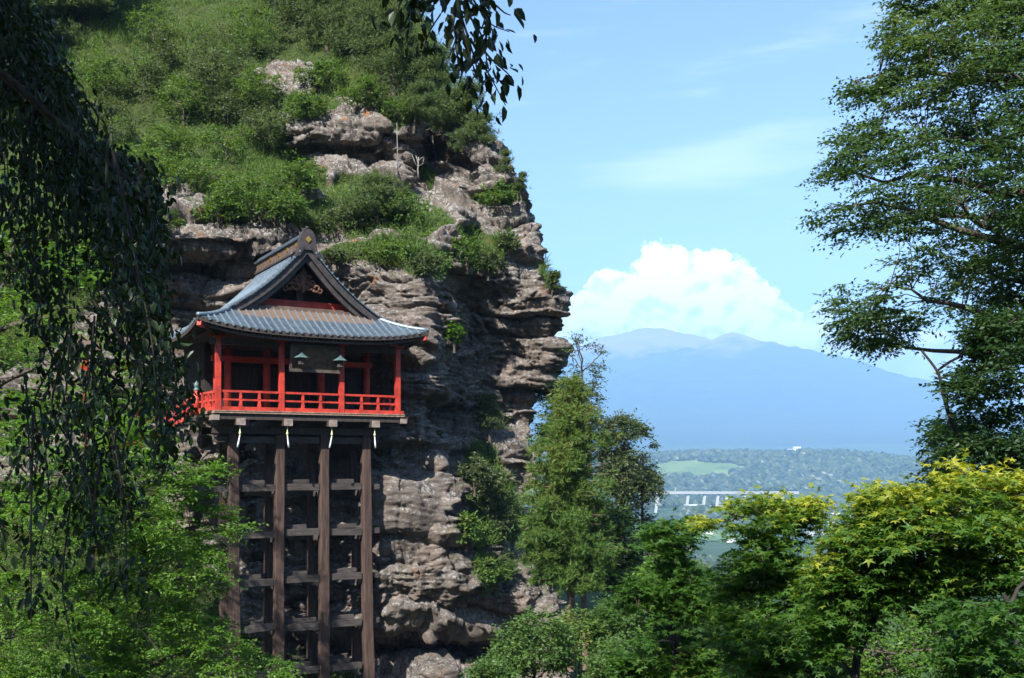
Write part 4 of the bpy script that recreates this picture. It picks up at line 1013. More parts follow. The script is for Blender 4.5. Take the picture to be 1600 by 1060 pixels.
# --- bushes on the hillside
def bush(px, py, w, h, seed, mat, label, n=70, Y=None, lsize=.15, kind='oval', group='bushes on the cliff', grow=(0,0,1), per=8, twigs=5):
    r = R(seed); base = on_cliff(px, py+h/2-2) if Y is None else P(px, py+h/2, Y); s = base[1]/F
    rx, rz = w/2*s, h/2*s; q = norm(r.normal(size=(n,3)))*r.random((n,1))**.4; q = q[q[:,2] > -.75]
    C = base + np.array([0, -rx*.15, rz*.9]) + q*np.array([rx*.85, rx*.75, rz*.85])
    C2 = C[fbm(C*.9, 2, seed) > -.28]; C = C2 if len(C2) > len(C)*.5 else C
    return tree('bush', label, 'bush', [base-[0,0,.4], base+[0,0,rz*.5], base+[0,-.1,rz]], .05+.02*rz, C, r, LM[mat], 'bark', kind, n_limb=7, limb_r=.045, twig_r=.012, group=group, every=3,
        crown='foliage', twigs=twigs, per=per, tlen=.34*min(rx,rz)+.12, lsize=lsize, flat=.8, droop=.15, spread=1.0, nrand=.7)
bl = [
 (330,95,130,130,'grey','large olive bush standing out on the open grassy slope',150),
 (265,75,80,70,'grey','olive bush beside the largest bush on the slope',70),
 (235,30,100,60,'mid','round green bush high on the slope beneath dark trees',70),
 (395,40,100,80,'mid','dense green bush on the hilltop beside the pines',80),
 (455,25,90,70,'grey','greyish bush right at the crest left of the pines',70),
 (430,205,110,70,'grey','olive bush next to the upper rock outcrop',90),
 (360,215,90,60,'mid','low green bush in the middle of the slope',70),
 (310,265,140,60,'mid','wide low bush above the dark rock brow',90),
 (400,300,130,90,'mid','thick green bush above the temple ridge',120),
 (470,270,100,60,'mid','green bush below the orange-stained ledge',80),
 (180,180,110,80,'grey','pale olive bush at the edge of the shaded slope',80),
 (215,250,120,60,'mid','flat green bush above the rock brow near the hanging branches',80),
 (485,115,60,40,'mid','small bush growing under the topmost rock outcrop',40),
 (560,140,90,50,'mid','green bush between the outcrop and the pines',60),
 (620,165,70,40,'mid','small green bush at the pines\' feet',50),
 (540,335,90,40,'grey','low olive bush on the grass ledge',50),
 (640,320,80,50,'mid','green bush on the grass ledge below the dead tree',60),
 (520,395,70,30,'grey','flat bush on the lower ledge by the roof peak',40),
 (610,392,100,40,'mid','wide bush on the lower ledge right above the eaves',60),
 (672,408,60,40,'grey','round bush at the outer end of the lower ledge',40),
 (775,312,70,40,'mid','dark bush on the outer buttress top',50),
 (735,385,60,60,'mid','green bush in the cleft of the outer buttress',50),
 (765,415,60,40,'grey','yellowish bush hanging on the outer buttress',45),
 (790,375,40,30,'grey','small pale bush on the buttress face',25),
 (715,520,24,44,'bright','small bright shrub in the dark crevice',25),
 (770,760,60,110,'grey','tall grey-green shrub hanging down the cliff beside the conifer',90),
 (748,735,50,60,'grey','grey-green shrub at the head of the hanging growth',50),
 (792,810,50,60,'grey','lower tuft of the hanging grey-green growth',50),
 (735,830,46,50,'cedar','yellow shrub beside the big round boulder',45),
 (765,895,50,50,'cedar','yellow shrub at the lip of the lower overhang',45),
 (862,435,22,24,'pine','tiny dark shrub on the cliff edge against the sky',20),
 (255,350,50,30,'cedar','yellowish clump on the rock brow',30),
]
bl += [
 (290,150,90,70,'mid','rounded bush in front of the largest olive bush',80),(220,115,90,70,'grey','olive bush left of the largest one on the slope',80),(400,130,80,60,'mid','dense bush just left of the topmost outcrop',70),
 (350,165,80,60,'grey','shaggy olive bush midway down the slope',70),(270,215,90,60,'mid','leafy bush on the slope under the shaggy olive one',80),(480,160,80,50,'mid','bush filling the gap between the two upper outcrops',70),
 (520,115,70,50,'mid','bush above the larger upper outcrop beneath the crest pines',60),(345,320,80,50,'mid','bush hanging over the dark rock brow',70),(450,325,80,60,'mid','bush just above the temple ridge end',70),(600,145,80,50,'grey','olive bush under the middle crest pines',60),
 (170,110,90,70,'mid','bush at the border of sun and shade on the slope',80),(160,250,90,60,'grey','olive bush low on the slope beside the hanging branches',70)]
for k, (px, py, w, h, mt, lab, n) in enumerate(bl): bush(px, py, w, h, 400+k, 'hill' if mt == 'mid' else mt, lab, n)

# --- pines with flat pads of needles
def pine(px, py, hpx, wpx, seed, label, lean=0., tiers=6, Y=None, mat='pine', group='pines on the cliff', name='pine_tree', bark='bark', dens=1.0, bare=.25, tsize=None, sink=.4):
    r = R(seed); base = on_cliff(px, py) if Y is None else P(px, py, Y); s = base[1]/F; H = hpx*s; W = wpx*s/2
    root = empty(name, tuple(base)); tag(root, label, 'tree', group)
    zt = np.linspace(-sink, H, 9); tp = np.stack([lean*H*(np.maximum(zt,0)/H)**1.4 + np.cumsum(r.normal(0,.012*H,9)), -.1*zt*0 + np.cumsum(r.normal(0,.008*H,9)), zt], -1)
    mb = MB(); mb.tube(tp, np.linspace(.030*H+.03, .012, 9), 7, False); mb.build('trunk', MT[bark], root, True)
    mb = MB(); Cs = []; Os = []
    for z in np.linspace(bare*H, H*.97, tiers):
        f = z/H; c = np.array([np.interp(z, zt, tp[:,i]) for i in range(3)])
        nb_ = int(4+r.integers(3)); ph = r.uniform(0, 6.28)
        for j in range(nb_):
            a = ph + j*6.28/nb_ + r.normal()*.3; ln = W*(1.05-f**1.3*.85)*r.uniform(.55,1.1); d = np.array([math.cos(a), math.sin(a), r.uniform(-.12,.22)])
            e = c + d*ln; m = c + d*ln*.5 + np.array([0,0,.06*ln]); mb.tube([c, m, e], [.012+.012*ln, .008+.006*ln, .008], 4, False)
            for q in np.linspace(.3, 1.02, max(3, int(6*dens))):
                o = c + d*ln*q; k = int(7*dens)+2; sp_ = .17*W*(.5+q*.6)
                Cs.append(o + r.normal(size=(k,3))*np.array([sp_, sp_, sp_*.22]) + [0,0,.05*W]); Os.append(np.repeat(d[None], k, 0))
    Cs = np.vstack(Cs); Os = np.vstack(Os); n = len(Cs)
    mb.build('branches', MT[bark], root, True)
    ts = tsize or max(.16, .085*W+.10)
    for _ in range(1): pass
    P_ = np.repeat(Cs, 2, 0) + r.normal(size=(n*2,3))*ts*.35; A_ = np.repeat(Os, 2, 0)*.6 + UPV*.5 + r.normal(size=(n*2,3))*.5
    leaf_obj('needles', P_, A_, r.normal(size=P_.shape), ts*r.uniform(.7,1.2,n*2), .45+r.normal(size=n*2)*.16+np.repeat(r.normal(size=n)*.06, 2), 'tuft_dense', LM[mat], root)
    return root
pl = [
 (505,75,120,110,.05,'leafy pine on the crest among hilltop bushes',7),(545,95,130,120,-.05,'full pine on the crest behind the topmost outcrop',7),(590,110,140,130,.03,'tall pine in the middle of the crest row',8),
 (622,140,125,120,.06,'dark spreading pine above the white cliff ledge',7),(668,175,95,120,.2,'leaning pine on the shoulder of the cliff',6),(702,205,70,110,.35,'pine leaning out over the cliff edge into the sky',6),
 (650,195,60,90,.2,'low pine clinging under the shoulder pines',5),(690,215,55,90,.4,'shaggy pine hanging beside the dark rock hollow',5),(728,226,46,80,.42,'outermost pine reaching furthest into the sky',5),
 (470,40,110,110,0,'broad pine at the crest above the big olive bush',7),(420,15,110,110,0,'pine rising beyond the crest near the leafy bushes',7),(560,30,110,100,0,'pine at the back of the crest row',7),
 (585,30,90,100,.0,'back-row pine whose top leaves the crest line',7),(590,345,62,120,.0,'small flat-topped pine spreading on the grass ledge',4),(795,268,34,30,.0,'little pine seedling on the outer buttress top',4),
 (868,452,22,28,.3,'tiny pine sticking out of the cliff edge into the sky',3),(815,300,26,26,.3,'scraggy sapling below the buttress seedling',3),
]
for k, (px, py, h, w, ln, lab, ti) in enumerate(pl): pine(px, py, h, w, 600+k, lab, ln, max(3, ti-2), dens=1.0 if w > 60 else .6)
pine(772,690,75,62,640,'half-bare fir sapling standing on the shaded cliff step',.03,5,mat='grey',bare=.35,group=None,name='fir_sapling',dens=.8)
# dark trees at the upper left which throw the shade on the slope
for k, (px, py, h, w) in enumerate([(30,60,190,170),(130,30,170,150),(-60,110,220,190),(75,20,190,150),(-150,180,260,220)]):
    pine(px, py, h, w, 660+k, ['dark conifer high on the shaded upper slope','dark conifer at the sunlit edge of the shaded slope','big dark conifer behind the hanging branches','dark conifer at the back of the shaded slope','wide conifer at the foot of the shaded slope'][k], .02, 9, group='dark conifers above the slope', dens=1.25, bare=.08, tsize=.5)
# bare dead wood
def dead(px, py, pts, rad, label, name='dead_tree'):
    b = on_cliff(px, py) + np.array([0,-.15,0]); s = b[1]/F; root = empty(name, tuple(b)); tag(root, label, 'dead tree')
    mb = MB(); 
    for path in pts[:1]: mb.tube([(x*s, 0, z*s) for x, z in path], np.linspace(rad, rad*.4, len(path)), 6)
    mb.build('trunk', MT['bark_pale'], root, True)
    if len(pts) > 1:
        mb = MB()
        for k, path in enumerate(pts[1:]): mb.tube([(x*s, (.3 if k % 2 else -.3)*i*.3, z*s) for i, (x, z) in enumerate(path)], np.linspace(rad*.6, rad*.2, len(path)), 5)
        mb.build('branches', MT['bark_pale'], root, True)
dead(660,282,[[(0,-4),(-1,12),(0,30)],[(-1,14),(-6,22),(-10,33)],[(0,16),(6,20),(8,30)],[(0,24),(5,28),(9,29)],[(-1,20),(-3,30),(-5,34)]],.06,'bleached dead tree with forked arms beside the dark hollow')
dead(617,282,[[(0,-4),(0,40),(-1,82)],[(0,30),(-4,34)],[(0,40),(4,42)]],.032,'tall bare pale pole-like trunk against the cliff')
dead(574,290,[[(0,-4),(0,10),(-1,20)]],.035,'short pale stump on the ledge left of the tall bare trunk')
dead(640,398,[[(0,-2),(-2,8),(0,18)],[(-1,8),(3,14)]],.03,'small crooked dead stem on the lower ledge')
# ------------------------------------------------------------------ trees around the viewpoint
def gz(x, y): return float(terrain_z(np.array(float(x)), np.array(float(y))))
def based(p): q = np.array(p, float); return np.array([q[0], q[1], gz(q[0], q[1])-.2])
# tall broadleaf tree on the right; its trunk stands just outside the frame
r = R(701); Yt = 17.0
polyR = [(1800,-90),(1420,-90),(1412,-20),(1400,10),(1382,32),(1384,78),(1405,100),(1375,128),(1322,112),(1330,155),(1362,190),(1312,212),(1302,255),(1278,290),(1262,340),(1300,362),(1322,395),(1312,440),(1296,468),(1312,520),(1345,548),(1400,552),(1425,520),(1470,505),(1520,490),(1600,480),(1800,500)]
C = centers(polyR, Yt, 3.0, 1800, 702, gap=.11, gscale=.85, inset=.03)
tr = [based((9.3,Yt,0)), (9.25,Yt,-2), (9.1,Yt+.1,2), (9.0,Yt,5), (8.9,Yt,8.5)]
C = C[C[:,0] < 11.5]
tree('broadleaf_tree', 'tall dense green broadleaf tree whose bare limbs show against the sky', 'tree', tr, .28, C, r, LM['tall'], 'bark', 'oval', n_limb=34, limb_r=.085, twig_r=.010, every=2,
     tint0=np.clip(.40+.45*fbm(C*.45, 2, 703), 0, 1), twigs=7, per=12, tlen=.44, lsize=.070, flat=.25, droop=.2, spread=.9)
# darker tree beneath it with the long bowed limb
r = R(711)
polyD = [(1545,470),(1500,490),(1485,560),(1452,588),(1442,612),(1468,632),(1452,668),(1446,706),(1462,742),(1500,735),(1540,725),(1600,770),(1760,800),(1760,470)]
C = centers(polyD, 13.2, 1.8, 520, 712, gap=.08, gscale=.9, inset=.18); C = C[C[:,0] < 7.6]
tr = [based((7.6,13.2,0)), P(1660,850,13.2), P(1600,762,13.2), P(1535,722,13.2), P(1492,672,13.2), P(1476,625,13.2), P(1466,583,13.2), P(1440,548,13.2)]
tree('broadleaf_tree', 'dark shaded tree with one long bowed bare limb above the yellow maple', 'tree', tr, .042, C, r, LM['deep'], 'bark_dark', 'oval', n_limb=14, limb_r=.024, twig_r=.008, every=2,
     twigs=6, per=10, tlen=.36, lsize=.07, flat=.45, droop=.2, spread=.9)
# bright tree behind it
r = R(716); C = centers([(1445,650),(1480,625),(1540,640),(1620,660),(1700,700),(1700,860),(1450,860),(1440,740)], 24, 2.5, 260, 717, gap=.15)
tree('broadleaf_tree', 'lighter green tree showing behind the bowed dark limb', 'tree', [based((10.5,24.5,0)), (10.4,24.4,-4), (10.2,24.2,0)], .2, C, r, LM['mid'], 'bark', 'oval', n_limb=10, every=3, twigs=6, per=9, tlen=.6, lsize=.11)
# maples
def maple(label, poly, Y, thick, n, seed, trunk, trunk_r, topy, mat='maple', lsize=.115, gap=.14, yel=1.0, group='maples below the viewpoint', n_limb=16, twigs=5, per=7, tlen=.34, yr=60):
    r = R(seed); C = centers(poly, Y, thick, n, seed+1, gap=gap, gscale=1.0, inset=.09)
    px, py = PJ(C); d = edge_dist(px, py, poly)
    top = np.array([np.interp(x, topy[0], topy[1]) for x in px]); dy = py - top
    t0 = .30 + .18*fbm(C*.7, 2, seed) + yel*.72*np.exp(-(np.maximum(dy,0)/yr)**1.5)*(.55+.6*r.random(len(C)))
    return tree('maple_tree', label, 'tree', trunk, trunk_r, C, r, LM[mat], 'bark_dark', 'maple', n_limb=n_limb, limb_r=.05, twig_r=.007, group=group, every=2, tint0=t0,
         twigs=twigs, per=per, tlen=tlen, lsize=lsize, flat=.22, droop=.18, spread=.9, nrand=.38)
maple('maple with bright yellow crown top and forked dark trunk', [(1336,702),(1372,716),(1420,722),(1455,742),(1490,705),(1530,728),(1575,722),(1640,735),(1720,800),(1720,960),(1600,950),(1530,930),(1480,965),(1420,975),(1385,950),(1350,1000),(1290,1050),(1262,1000),(1255,930),(1285,845),(1335,800),(1352,760)], 11.0, 1.7, 760, 721,
      [based((3.75,11,0)), P(1336,1075,11), P(1350,1000,11), P(1392,920,11), P(1430,850,11)], .055, ([1300,1336,1420,1455,1490,1600,1720],[800,702,722,742,705,725,800]), yr=108, gap=.04, lsize=.085)
maple('maple whose flat crown tips turn orange in front of the viaduct', [(1120,800),(1148,778),(1172,762),(1235,772),(1292,768),(1284,800),(1262,828),(1268,860),(1300,905),(1320,960),(1320,1110),(1120,1110),(1100,1000),(1125,905),(1118,850),(1095,838),(1085,805)], 13.0, 1.7, 560, 731,
      [based((3.2,13,0)), P(1190,1060,13), P(1185,980,13), P(1205,900,13), P(1200,830,13)], .09, ([1085,1120,1172,1235,1292,1320],[825,800,762,772,768,900]), lsize=.085, gap=.04, yr=34)
maple('plain green maple beside the grey-green trees, left of the orange-tipped one', [(1040,800),(1085,808),(1110,840),(1085,850),(1070,868),(1105,905),(1130,950),(1150,1110),(960,1110),(960,960),(990,880),(1010,820)], 16.0, 1.9, 480, 741,
      [based((2.8,16,0)), P(1060,1060,16), P(1050,980,16), P(1055,900,16)], .09, ([900,1200],[500,500]), lsize=.09, yel=0, gap=.08)
maple('low pale green maple with one slim trunk at the foot of the yellow maple', [(1490,900),(1540,870),(1620,880),(1700,920),(1700,1100),(1500,1100),(1470,1000)], 9.2, 1.2, 120, 751,
      [based((4.9,9.2,0)), P(1592,1050,9.2), P(1585,980,9.2), P(1570,930,9.2)], .05, ([1400,1700],[700,700]), lsize=.085, yel=0, n_limb=8)
r = R(756); C = centers([(1200,950),(1300,915),(1420,890),(1520,880),(1600,870),(1720,900),(1720,1160),(1150,1160)], 17.5, 2.5, 560, 757, gap=.12)
tree('broadleaf_tree', 'sunny leafy undergrowth tree filling the ground behind the maple trunks', 'tree', [based((6,18,0)), (6,18,-5), (6.1,17.8,-3.6)], .12, C, r, LM['bright'], 'bark', 'oval', n_limb=14, every=3, twigs=6, per=9, tlen=.45, lsize=.075)
maple('shaded maple filling the hollow behind the other maples', [(1040,900),(1090,880),(1160,900),(1250,880),(1320,900),(1340,1000),(1340,1120),(1000,1120),(1010,980)], 19.5, 2.0, 420, 758,
      [based((4.6,19.5,0)), P(1180,1080,19.5), P(1180,1000,19.5)], .09, ([900,1400],[400,400]), lsize=.11, yel=0, n_limb=12)
# conifer with two stems at the cliff foot
def cedar(px, pyb, pyt, Y, wmax, seed, label, stems=(0.,), prof=None, mat='cedar', bare_py=None, ts=.27, dens=1.15):
    r = R(seed); b = P(px, pyb, Y); t = P(px, pyt, Y); H = t[2]-b[2]; s = Y/F; root = empty('conifer_tree', tuple(b)); tag(root, label, 'tree')
    for k, dx in enumerate(stems):
        h = H*(1 if k == 0 else .82); z = np.linspace(-1.5, h, 14); pth = np.stack([dx*np.exp(-np.maximum(z,0)/6)*1.0 + dx*.4 + np.cumsum(r.normal(0,.01,14)), np.full(14, dx*.5), z], -1)
        mb = MB(); mb.tube(pth, np.linspace(.19 if k == 0 else .15, .02, 14), 9, False); mb.build('trunk', MT['bark_red'], root, True)
    mb = MB(); Cs = []; Os = []
    z0 = (P(px, bare_py, Y)[2]-b[2]) if bare_py else .1*H
    for z in np.arange(z0, H*.985, .14/dens):
        f = (z-z0)/(H-z0); W = wmax*s*np.interp(f, *prof)
        for j in range(int(4+3*(1-f))):
            a = r.uniform(0, 6.28); ln = W*r.uniform(.55,1.12); d = np.array([math.cos(a), math.sin(a), 0]); tt = np.linspace(0, 1, 6)[:,None]
            c = np.array([0,0,z]) + d*ln*tt + UPV*ln*(-.30*tt + .22*tt**2.2)
            mb.tube(c[[0,2,5]], [.03,.02,.008], 4, False)
            k = max(4, int(ln/.10*dens)); q = r.uniform(.22, 1.0, k)[:,None]; o = np.array([0,0,z]) + d*ln*q + UPV*ln*(-.30*q + .22*q**2.2)
            o = o + r.normal(size=o.shape)*np.array([.17,.17,.07]); Cs.append(o); Os.append(np.repeat(d[None], k, 0))
    mb.build('branches', MT['bark_red'], root, True)
    Cs = np.vstack(Cs); Os = np.vstack(Os); keep = fbm((Cs+b)*.9, 2, seed) > -.30; Cs, Os = Cs[keep], Os[keep]; n = len(Cs)
    P_ = np.repeat(Cs, 3, 0) + r.normal(size=(n*3,3))*.09; A_ = np.repeat(Os, 3, 0)*.7 + UPV*.25 + r.normal(size=(n*3,3))*.55
    tn = .33 + .35*np.repeat(np.clip(Cs[:,2]/H, 0, 1), 3)**1.5 + .3*np.repeat(fbm((Cs+b)*.6, 2, seed+1), 3) + r.normal(size=n*3)*.12
    leaf_obj('needles', P_, A_, r.normal(size=P_.shape), ts*r.uniform(.6,1.15,n*3), tn, 'tuft_dense', LM[mat], root)
cedar(892,985,588,38,76,761,'yellow-green conifer with two bare lower stems beside the cliff foot',(0.,.42),([0,.12,.35,.6,.8,1],[.85,1.02,1.0,.84,.56,.10]),bare_py=905)
# trees between the conifer and the valley
def mid_tree(label, poly, Y, thick, n, seed, mat, trunk_px, trunk_py, r0=.14, lsize=.12, tlen=.5, gap=.15, kind='oval', name='broadleaf_tree', bark='bark', every=3, n_limb=12, twigs=6, per=9, flat=.5, group=None, twig_r=.012):
    r = R(seed); C = centers(poly, Y, thick, n, seed+1, gap=gap, gscale=.7)
    top = C[:,2].max(); b = P(trunk_px, trunk_py, Y); g = gz(b[0], b[1])-.2; b[2] = min(b[2], max(g, b[2]-5))
    tr = [b, b*.6+np.array([C[:,0].mean(), Y, C[:,2].mean()])*.4, np.array([C[:,0].mean(), Y, C[:,2].mean()*.6+top*.4])]
    return tree(name, label, 'tree', tr, r0, C, r, LM[mat], bark, kind, n_limb=n_limb, limb_r=.06, twig_r=twig_r, every=every, twigs=twigs, per=per, tlen=tlen, lsize=lsize, flat=flat, group=group)
mid_tree('slender open tree with wispy twigs behind the conifer top', [(872,545),(888,520),(905,510),(925,530),(950,528),(968,545),(950,570),(945,620),(955,660),(930,690),(880,690),(865,640),(870,590)], 44, 1.2, 190, 771, 'grey', 915, 960, .12, .11, .5, gap=.05, every=1, twigs=5, per=6, twig_r=.018)
mid_tree('grey-green tree leaning out right of the conifer', [(935,660),(960,640),(985,640),(1012,660),(1022,685),(1040,692),(1015,715),(1030,740),(1040,775),(1000,800),(950,790),(930,730)], 45, 1.8, 380, 773, 'grey', 965, 980, .16, .12, .55)
mid_tree('dark ivy-clad tree right behind the grey-green one', [(960,720),(1010,700),(1035,730),(1042,770),(1020,800),(1060,850),(1090,890),(1060,940),(980,950),(940,900),(950,800)], 47, 2.2, 380, 775, 'brown', 1000, 1010, .16, .13, .55)
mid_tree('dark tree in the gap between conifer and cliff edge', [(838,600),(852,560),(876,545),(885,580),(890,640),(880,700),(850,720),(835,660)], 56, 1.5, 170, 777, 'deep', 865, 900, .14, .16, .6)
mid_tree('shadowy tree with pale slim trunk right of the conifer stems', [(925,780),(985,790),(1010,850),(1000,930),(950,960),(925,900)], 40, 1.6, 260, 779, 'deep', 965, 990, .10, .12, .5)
mid_tree('bright green tree in the hollow below the ivy-clad tree', [(985,890),(1030,850),(1075,860),(1110,900),(1120,980),(1060,1010),(990,990)], 33, 2.0, 330, 781, 'bright', 1050, 1060, .12, .11, .5)
mid_tree('dense mid-green tree beside the conifer foot', [(930,930),(980,905),(1030,930),(1040,1000),(980,1040),(930,1010)], 30, 1.6, 280, 783, 'mid', 985, 1080, .1, .1, .45)
# shrubs along the bottom edge
def low_bush(px, py, w, h, Y, seed, mat, label, n=110, lsize=.10, kind='oval', per=9):
    poly = [(px-w/2, py+h*.5), (px-w*.48, py), (px-w*.3, py-h*.38), (px, py-h*.5), (px+w*.3, py-h*.36), (px+w*.48, py+h*.02), (px+w/2, py+h*.5)]
    r = R(seed); C = centers(poly, Y, w/2/F*Y, n, seed+1, gap=.2, gscale=1.0); b = P(px, py+h*.55, Y)
    return tree('bush', label, 'bush', [b-[0,0,.5], b+[0,0,.3*h/F*Y], b+[.05,0,.6*h/F*Y]], .05, C, r, LM[mat], 'bark', kind, n_limb=9, limb_r=.035, twig_r=.008, every=2, group='bushes at the cliff foot', crown='foliage',
        twigs=6, per=per, tlen=.42, lsize=lsize, flat=.7, droop=.2, spread=.95, nrand=.6)
low_bush(835,1000,150,130,27,801,'mid','leafy bush with arching shoots beneath the lower overhang',190)
low_bush(905,995,110,110,30,803,'cedar','yellowish feathery bush at the conifer stems',120)
low_bush(975,1030,130,90,25,805,'mid','round green bush in front of the yellowish feathery one',140)
low_bush(1055,1035,110,80,22,807,'bright','bright lime-green bush right of the round green one',130)
low_bush(770,1050,90,60,24,809,'mid','small bush where the cliff foot meets the frame bottom',80)
low_bush(1150,1040,120,80,20,811,'grey','grey-green bush between the lime-green bush and the maples',110)
# sunlit trees at lower left
r = R(821)
polyA = [(150,640),(250,648),(320,715),(352,708),(388,690),(352,742),(338,775),(372,800),(418,792),(402,832),(352,852),(372,885),(442,888),(392,918),(335,950),(395,975),(442,1000),(465,1075),(440,1140),(130,1140),(110,900),(120,720)]
C = centers(polyA, 22, 2.4, 900, 822, gap=.15, gscale=.8, inset=.2)
tree('broadleaf_tree', 'sunlit fresh green tree reaching across the temple posts', 'tree', [based((-8.2,22.5,0)), (-8.1,22.4,-5), (-8.0,22.2,-3), (-7.9,22,-1)], .2, C, r, LM['bright'], 'bark', 'oval', n_limb=26, limb_r=.06, twig_r=.009, every=2,
     twigs=7, per=12, tlen=.5, lsize=.080, flat=.28, droop=.14, spread=.9, nrand=.42)
r = R(826)
C = centers([(-150,620),(-20,600),(60,598),(140,640),(180,720),(190,900),(180,1140),(-150,1140)], 20, 2.4, 560, 827, gap=.15, gscale=.8)
tree('broadleaf_tree', 'bright green tree standing behind the lower hanging branches', 'tree', [based((-10.5,20.5,0)), (-10.4,20.4,-4), (-10.2,20.2,-1)], .2, C, r, LM['bright'], 'bark', 'oval', n_limb=18, limb_r=.06, twig_r=.009, every=2,
     twigs=7, per=11, tlen=.5, lsize=.085, flat=.28, droop=.14, nrand=.42)
r = R(831)
C = centers([(-250,330),(-60,300),(60,320),(150,380),(210,470),(240,560),(250,650),(180,700),(-250,700)], 33, 3.0, 380, 832, gap=.12, gscale=.6)
tree('broadleaf_tree', 'mid green tree seen through the hanging branches beside the walkway', 'tree', [based((-17,33.5,0)), (-17,33.4,-2), (-16.8,33.2,4)], .25, C, r, LM['bright'], 'bark', 'oval', n_limb=18, every=3, twigs=7, per=9, tlen=.75, lsize=.13, flat=.35)
# ------------------------------------------------------------------ the weeping tree whose branches hang in front of the viewpoint
r = R(841); wb = np.array([-4.6, 1.2, gz(-4.6,1.2)-.1]); weep = empty('weeping_tree', tuple(wb)); tag(weep, 'dark weeping tree whose leafy branches hang close in front', 'tree')
trunk = np.array([wb, (-4.5,1.2,.5), (-4.3,1.4,2.6), (-4.0,1.8,4.6)]) - wb
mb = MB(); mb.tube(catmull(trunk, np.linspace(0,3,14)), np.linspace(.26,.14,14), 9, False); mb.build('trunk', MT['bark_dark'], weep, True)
mb = MB(); LP, LA, LN, LS, LT = [], [], [], [], []
LIMX = ([-200,60,150,230,285,400,470,560,640,700,800,900,1060],[40,70,115,165,225,205,215,265,290,280,225,175,140])
def CW(px, py, Y):                                     # keeps a strand inside the curtain's outline
    return W(min(px, np.interp(py, *LIMX)+r.normal()*16), py, Y)
def strand(path, nleaf, lsize, seed, rad=.008, tuftn=3):
    q = R(seed); path = np.asarray(path, float); k = np.linspace(0, len(path)-1, max(8, len(path)*5)); c = catmull(path, k)
    mb.tube(c, np.linspace(rad, .0022, len(c)), 4, False)
    tg = norm(np.gradient(c, axis=0)); t = q.random(nleaf)**.85*.97+.03; i = np.minimum((t*(len(c)-1)).astype(int), len(c)-2); f = (t*(len(c)-1)-i)[:,None]
    p0 = c[i]*(1-f)+c[i+1]*f
    for _ in range(tuftn):
        p = p0 + q.normal(size=p0.shape)*.045; a = tg[i]*.4 + q.normal(size=p.shape)*.55 - UPV*.75
        LP.append(p); LA.append(a); LN.append(q.normal(size=p.shape) + np.array([0,-.6,.25])); LS.append(lsize*q.uniform(.65,1.25,nleaf)); LT.append(.4+q.normal(size=nleaf)*.2)
def W(px, py, Y): return P(px, py, Y) - wb
# curtain on the left: a limb arches over from the trunk, strands hang from it
def arch(pts, rad):
    c = catmull(np.array(pts), np.linspace(0, len(pts)-1, 26)); mb.tube(c, np.linspace(rad, .012, 26), 6, False); return c
top = trunk[-1]
prof = ([-60,0,60,110,150,185,215,240,262,285,300,318],[960,960,930,880,830,800,800,760,680,560,430,300])   # how low the curtain hangs at each px
head = ([-60,0,40,80,120,160,200,230,262,300,318],[-80,-60,20,110,190,225,238,245,262,285,300])                    # where its upper edge runs
archs = []
for k in range(6):
    Ye = [4.8,5.4,6.0,6.4,5.1,5.7][k]; pxe = [232,225,215,190,150,100][k]; pye = [290,330,285,262,235,180][k]
    archs.append(arch([top, (top+W(-260, -300, Ye-1))/2+[0,0,.4], W(-140, -40+20*k, Ye-.5), W(pxe*.3-20, pye*.45+25, Ye-.2), W(pxe*.72, pye*.82+20, Ye), W(pxe, pye+12, Ye)], .028))
nst = 0
for k in range(62):
    px = r.uniform(-50, 300)**1.0; Ye = r.uniform(4.3, 6.6); y0 = np.interp(px, *head) + r.uniform(-30, 40); lim = np.interp(px, *prof)
    ln = r.uniform(120, 460); y1 = min(y0+ln, lim + r.uniform(-40, 20))
    if y0 + ln > 650 and r.random() < .35: continue
    if k % 4 == 0:                                               # strands that start further down, from the inner branches
        y0 = y0 + r.uniform(120, 520); y1 = min(y0 + r.uniform(160, 380), lim + r.uniform(-60, 20))
    if y1 - y0 < 60: continue
    dr = r.uniform(10, 75); bow = r.normal()*30
    strand([CW(px, y0, Ye), CW(px+dr*.5+bow, y0+(y1-y0)*.35, Ye-.05), CW(px+dr*.8-bow*.3, y0+(y1-y0)*.7, Ye-.08), CW(px+dr, y1, Ye-.1)], int((y1-y0)/8.5), .048, 900+k)
for k in range(22):                                              # long thin bare-ish switches lower left
    px = r.uniform(-40, 170); Ye = r.uniform(4.0, 6.0); y0 = r.uniform(480, 800); y1 = y0 + r.uniform(150, 330)
    strand([CW(px, y0, Ye), CW(px+r.normal()*14, (y0+y1)/2, Ye), CW(px+r.normal()*22, y1, Ye)], int((y1-y0)/12), .05, 1100+k, .005)
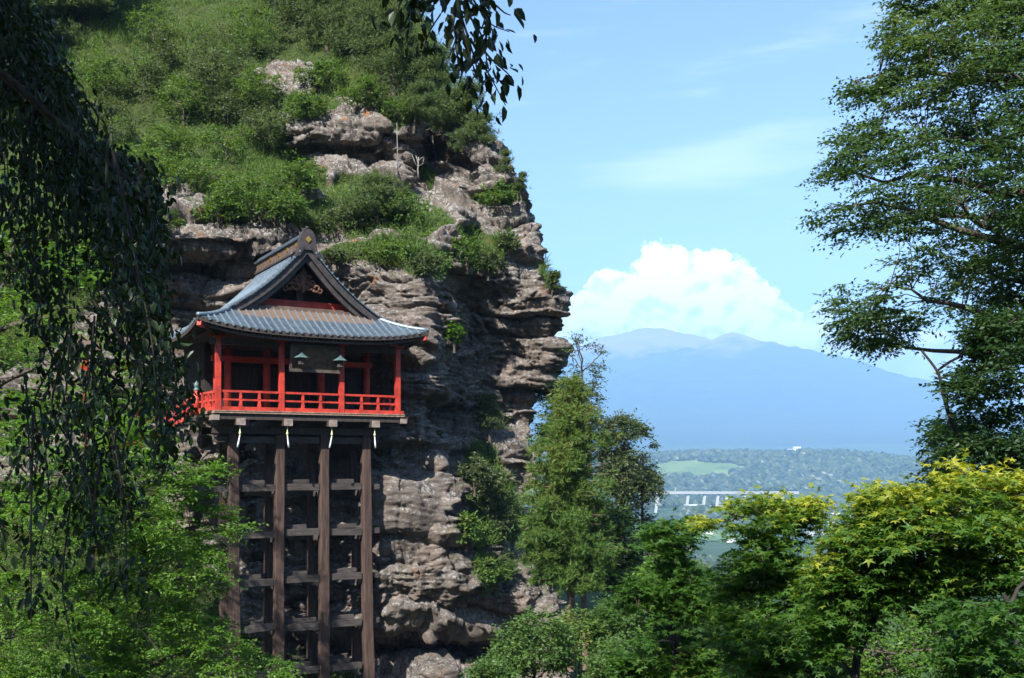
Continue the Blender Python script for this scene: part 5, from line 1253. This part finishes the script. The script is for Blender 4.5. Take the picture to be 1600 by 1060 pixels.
# dense upper part of the curtain
for k in range(120):
    px = r.uniform(-80, 290); y0 = np.interp(px, *head) + r.uniform(-5, 90); Ye = r.uniform(4.6, 7.0); dr = r.uniform(20, 60); y1 = y0 + r.uniform(60, 160)
    if px+dr > 322: continue
    strand([CW(px, y0, Ye), CW(px+dr*.6, y0+(y1-y0)*.35, Ye), CW(px+dr, y1, Ye-.05)], 26, .050, 1200+k)
# the sprig hanging into the sky at the top
a1 = arch([top, (1.2-wb[0]*0-3.2,2.2,top[2]+1.0), W(560,-420,3.6), W(660,-150,4.1), W(705,-40,4.3)], .03)
sk = [((715,-30),(722,40),(738,100),(752,130),10),((715,-20),(690,20),(672,48),(662,75),9),((705,-40),(660,-10),(640,20),(628,48),12),((728,-20),(752,20),(770,40),(796,50),9),((715,0),(708,40),(712,62),(700,92),12),
      ((722,30),(735,70),(745,110),(728,140),8),((735,60),(750,90),(765,118),(790,165),16),((730,20),(752,55),(760,90),(758,130),12),((740,-10),(770,5),(788,20),(798,24),8),((720,-30),(735,0),(745,20),(742,26),14),
      ((700,-30),(670,-5),(655,8),(650,20),12),((735,50),(765,90),(790,112),(798,120),6),((712,50),(715,90),(722,110),(716,135),7),((640,-20),(625,5),(622,25),(630,55),9)]
for k, s_ in enumerate(sk): strand([W(x, y, 4.3+.12*(k % 4)) for x, y in s_[:4]], s_[4], .062, 1400+k, .006, 2)
# its crown overhead, out of the frame, which keeps the hanging branches in shade
q = R(1500); Cc = np.stack([q.uniform(-7.5,-.4,620), q.uniform(-3.2,6.6,620), q.uniform(3.9,7.0,620)], -1)
Cc = Cc[(Cc[:,2] > .50*Cc[:,1]+1.15) ]
Cc = Cc - wb
p_, ax_, nr_, sz_, tn_ = sprays(Cc, norm(Cc-Cc.mean(0)), q, twigs=7, per=11, tlen=.55, lsize=.115, flat=.6)
limbs(weep, trunk, Cc, 18, q, .07, None, twig_r=.012, every=6).build('branches', MT['bark_dark'], weep, True)
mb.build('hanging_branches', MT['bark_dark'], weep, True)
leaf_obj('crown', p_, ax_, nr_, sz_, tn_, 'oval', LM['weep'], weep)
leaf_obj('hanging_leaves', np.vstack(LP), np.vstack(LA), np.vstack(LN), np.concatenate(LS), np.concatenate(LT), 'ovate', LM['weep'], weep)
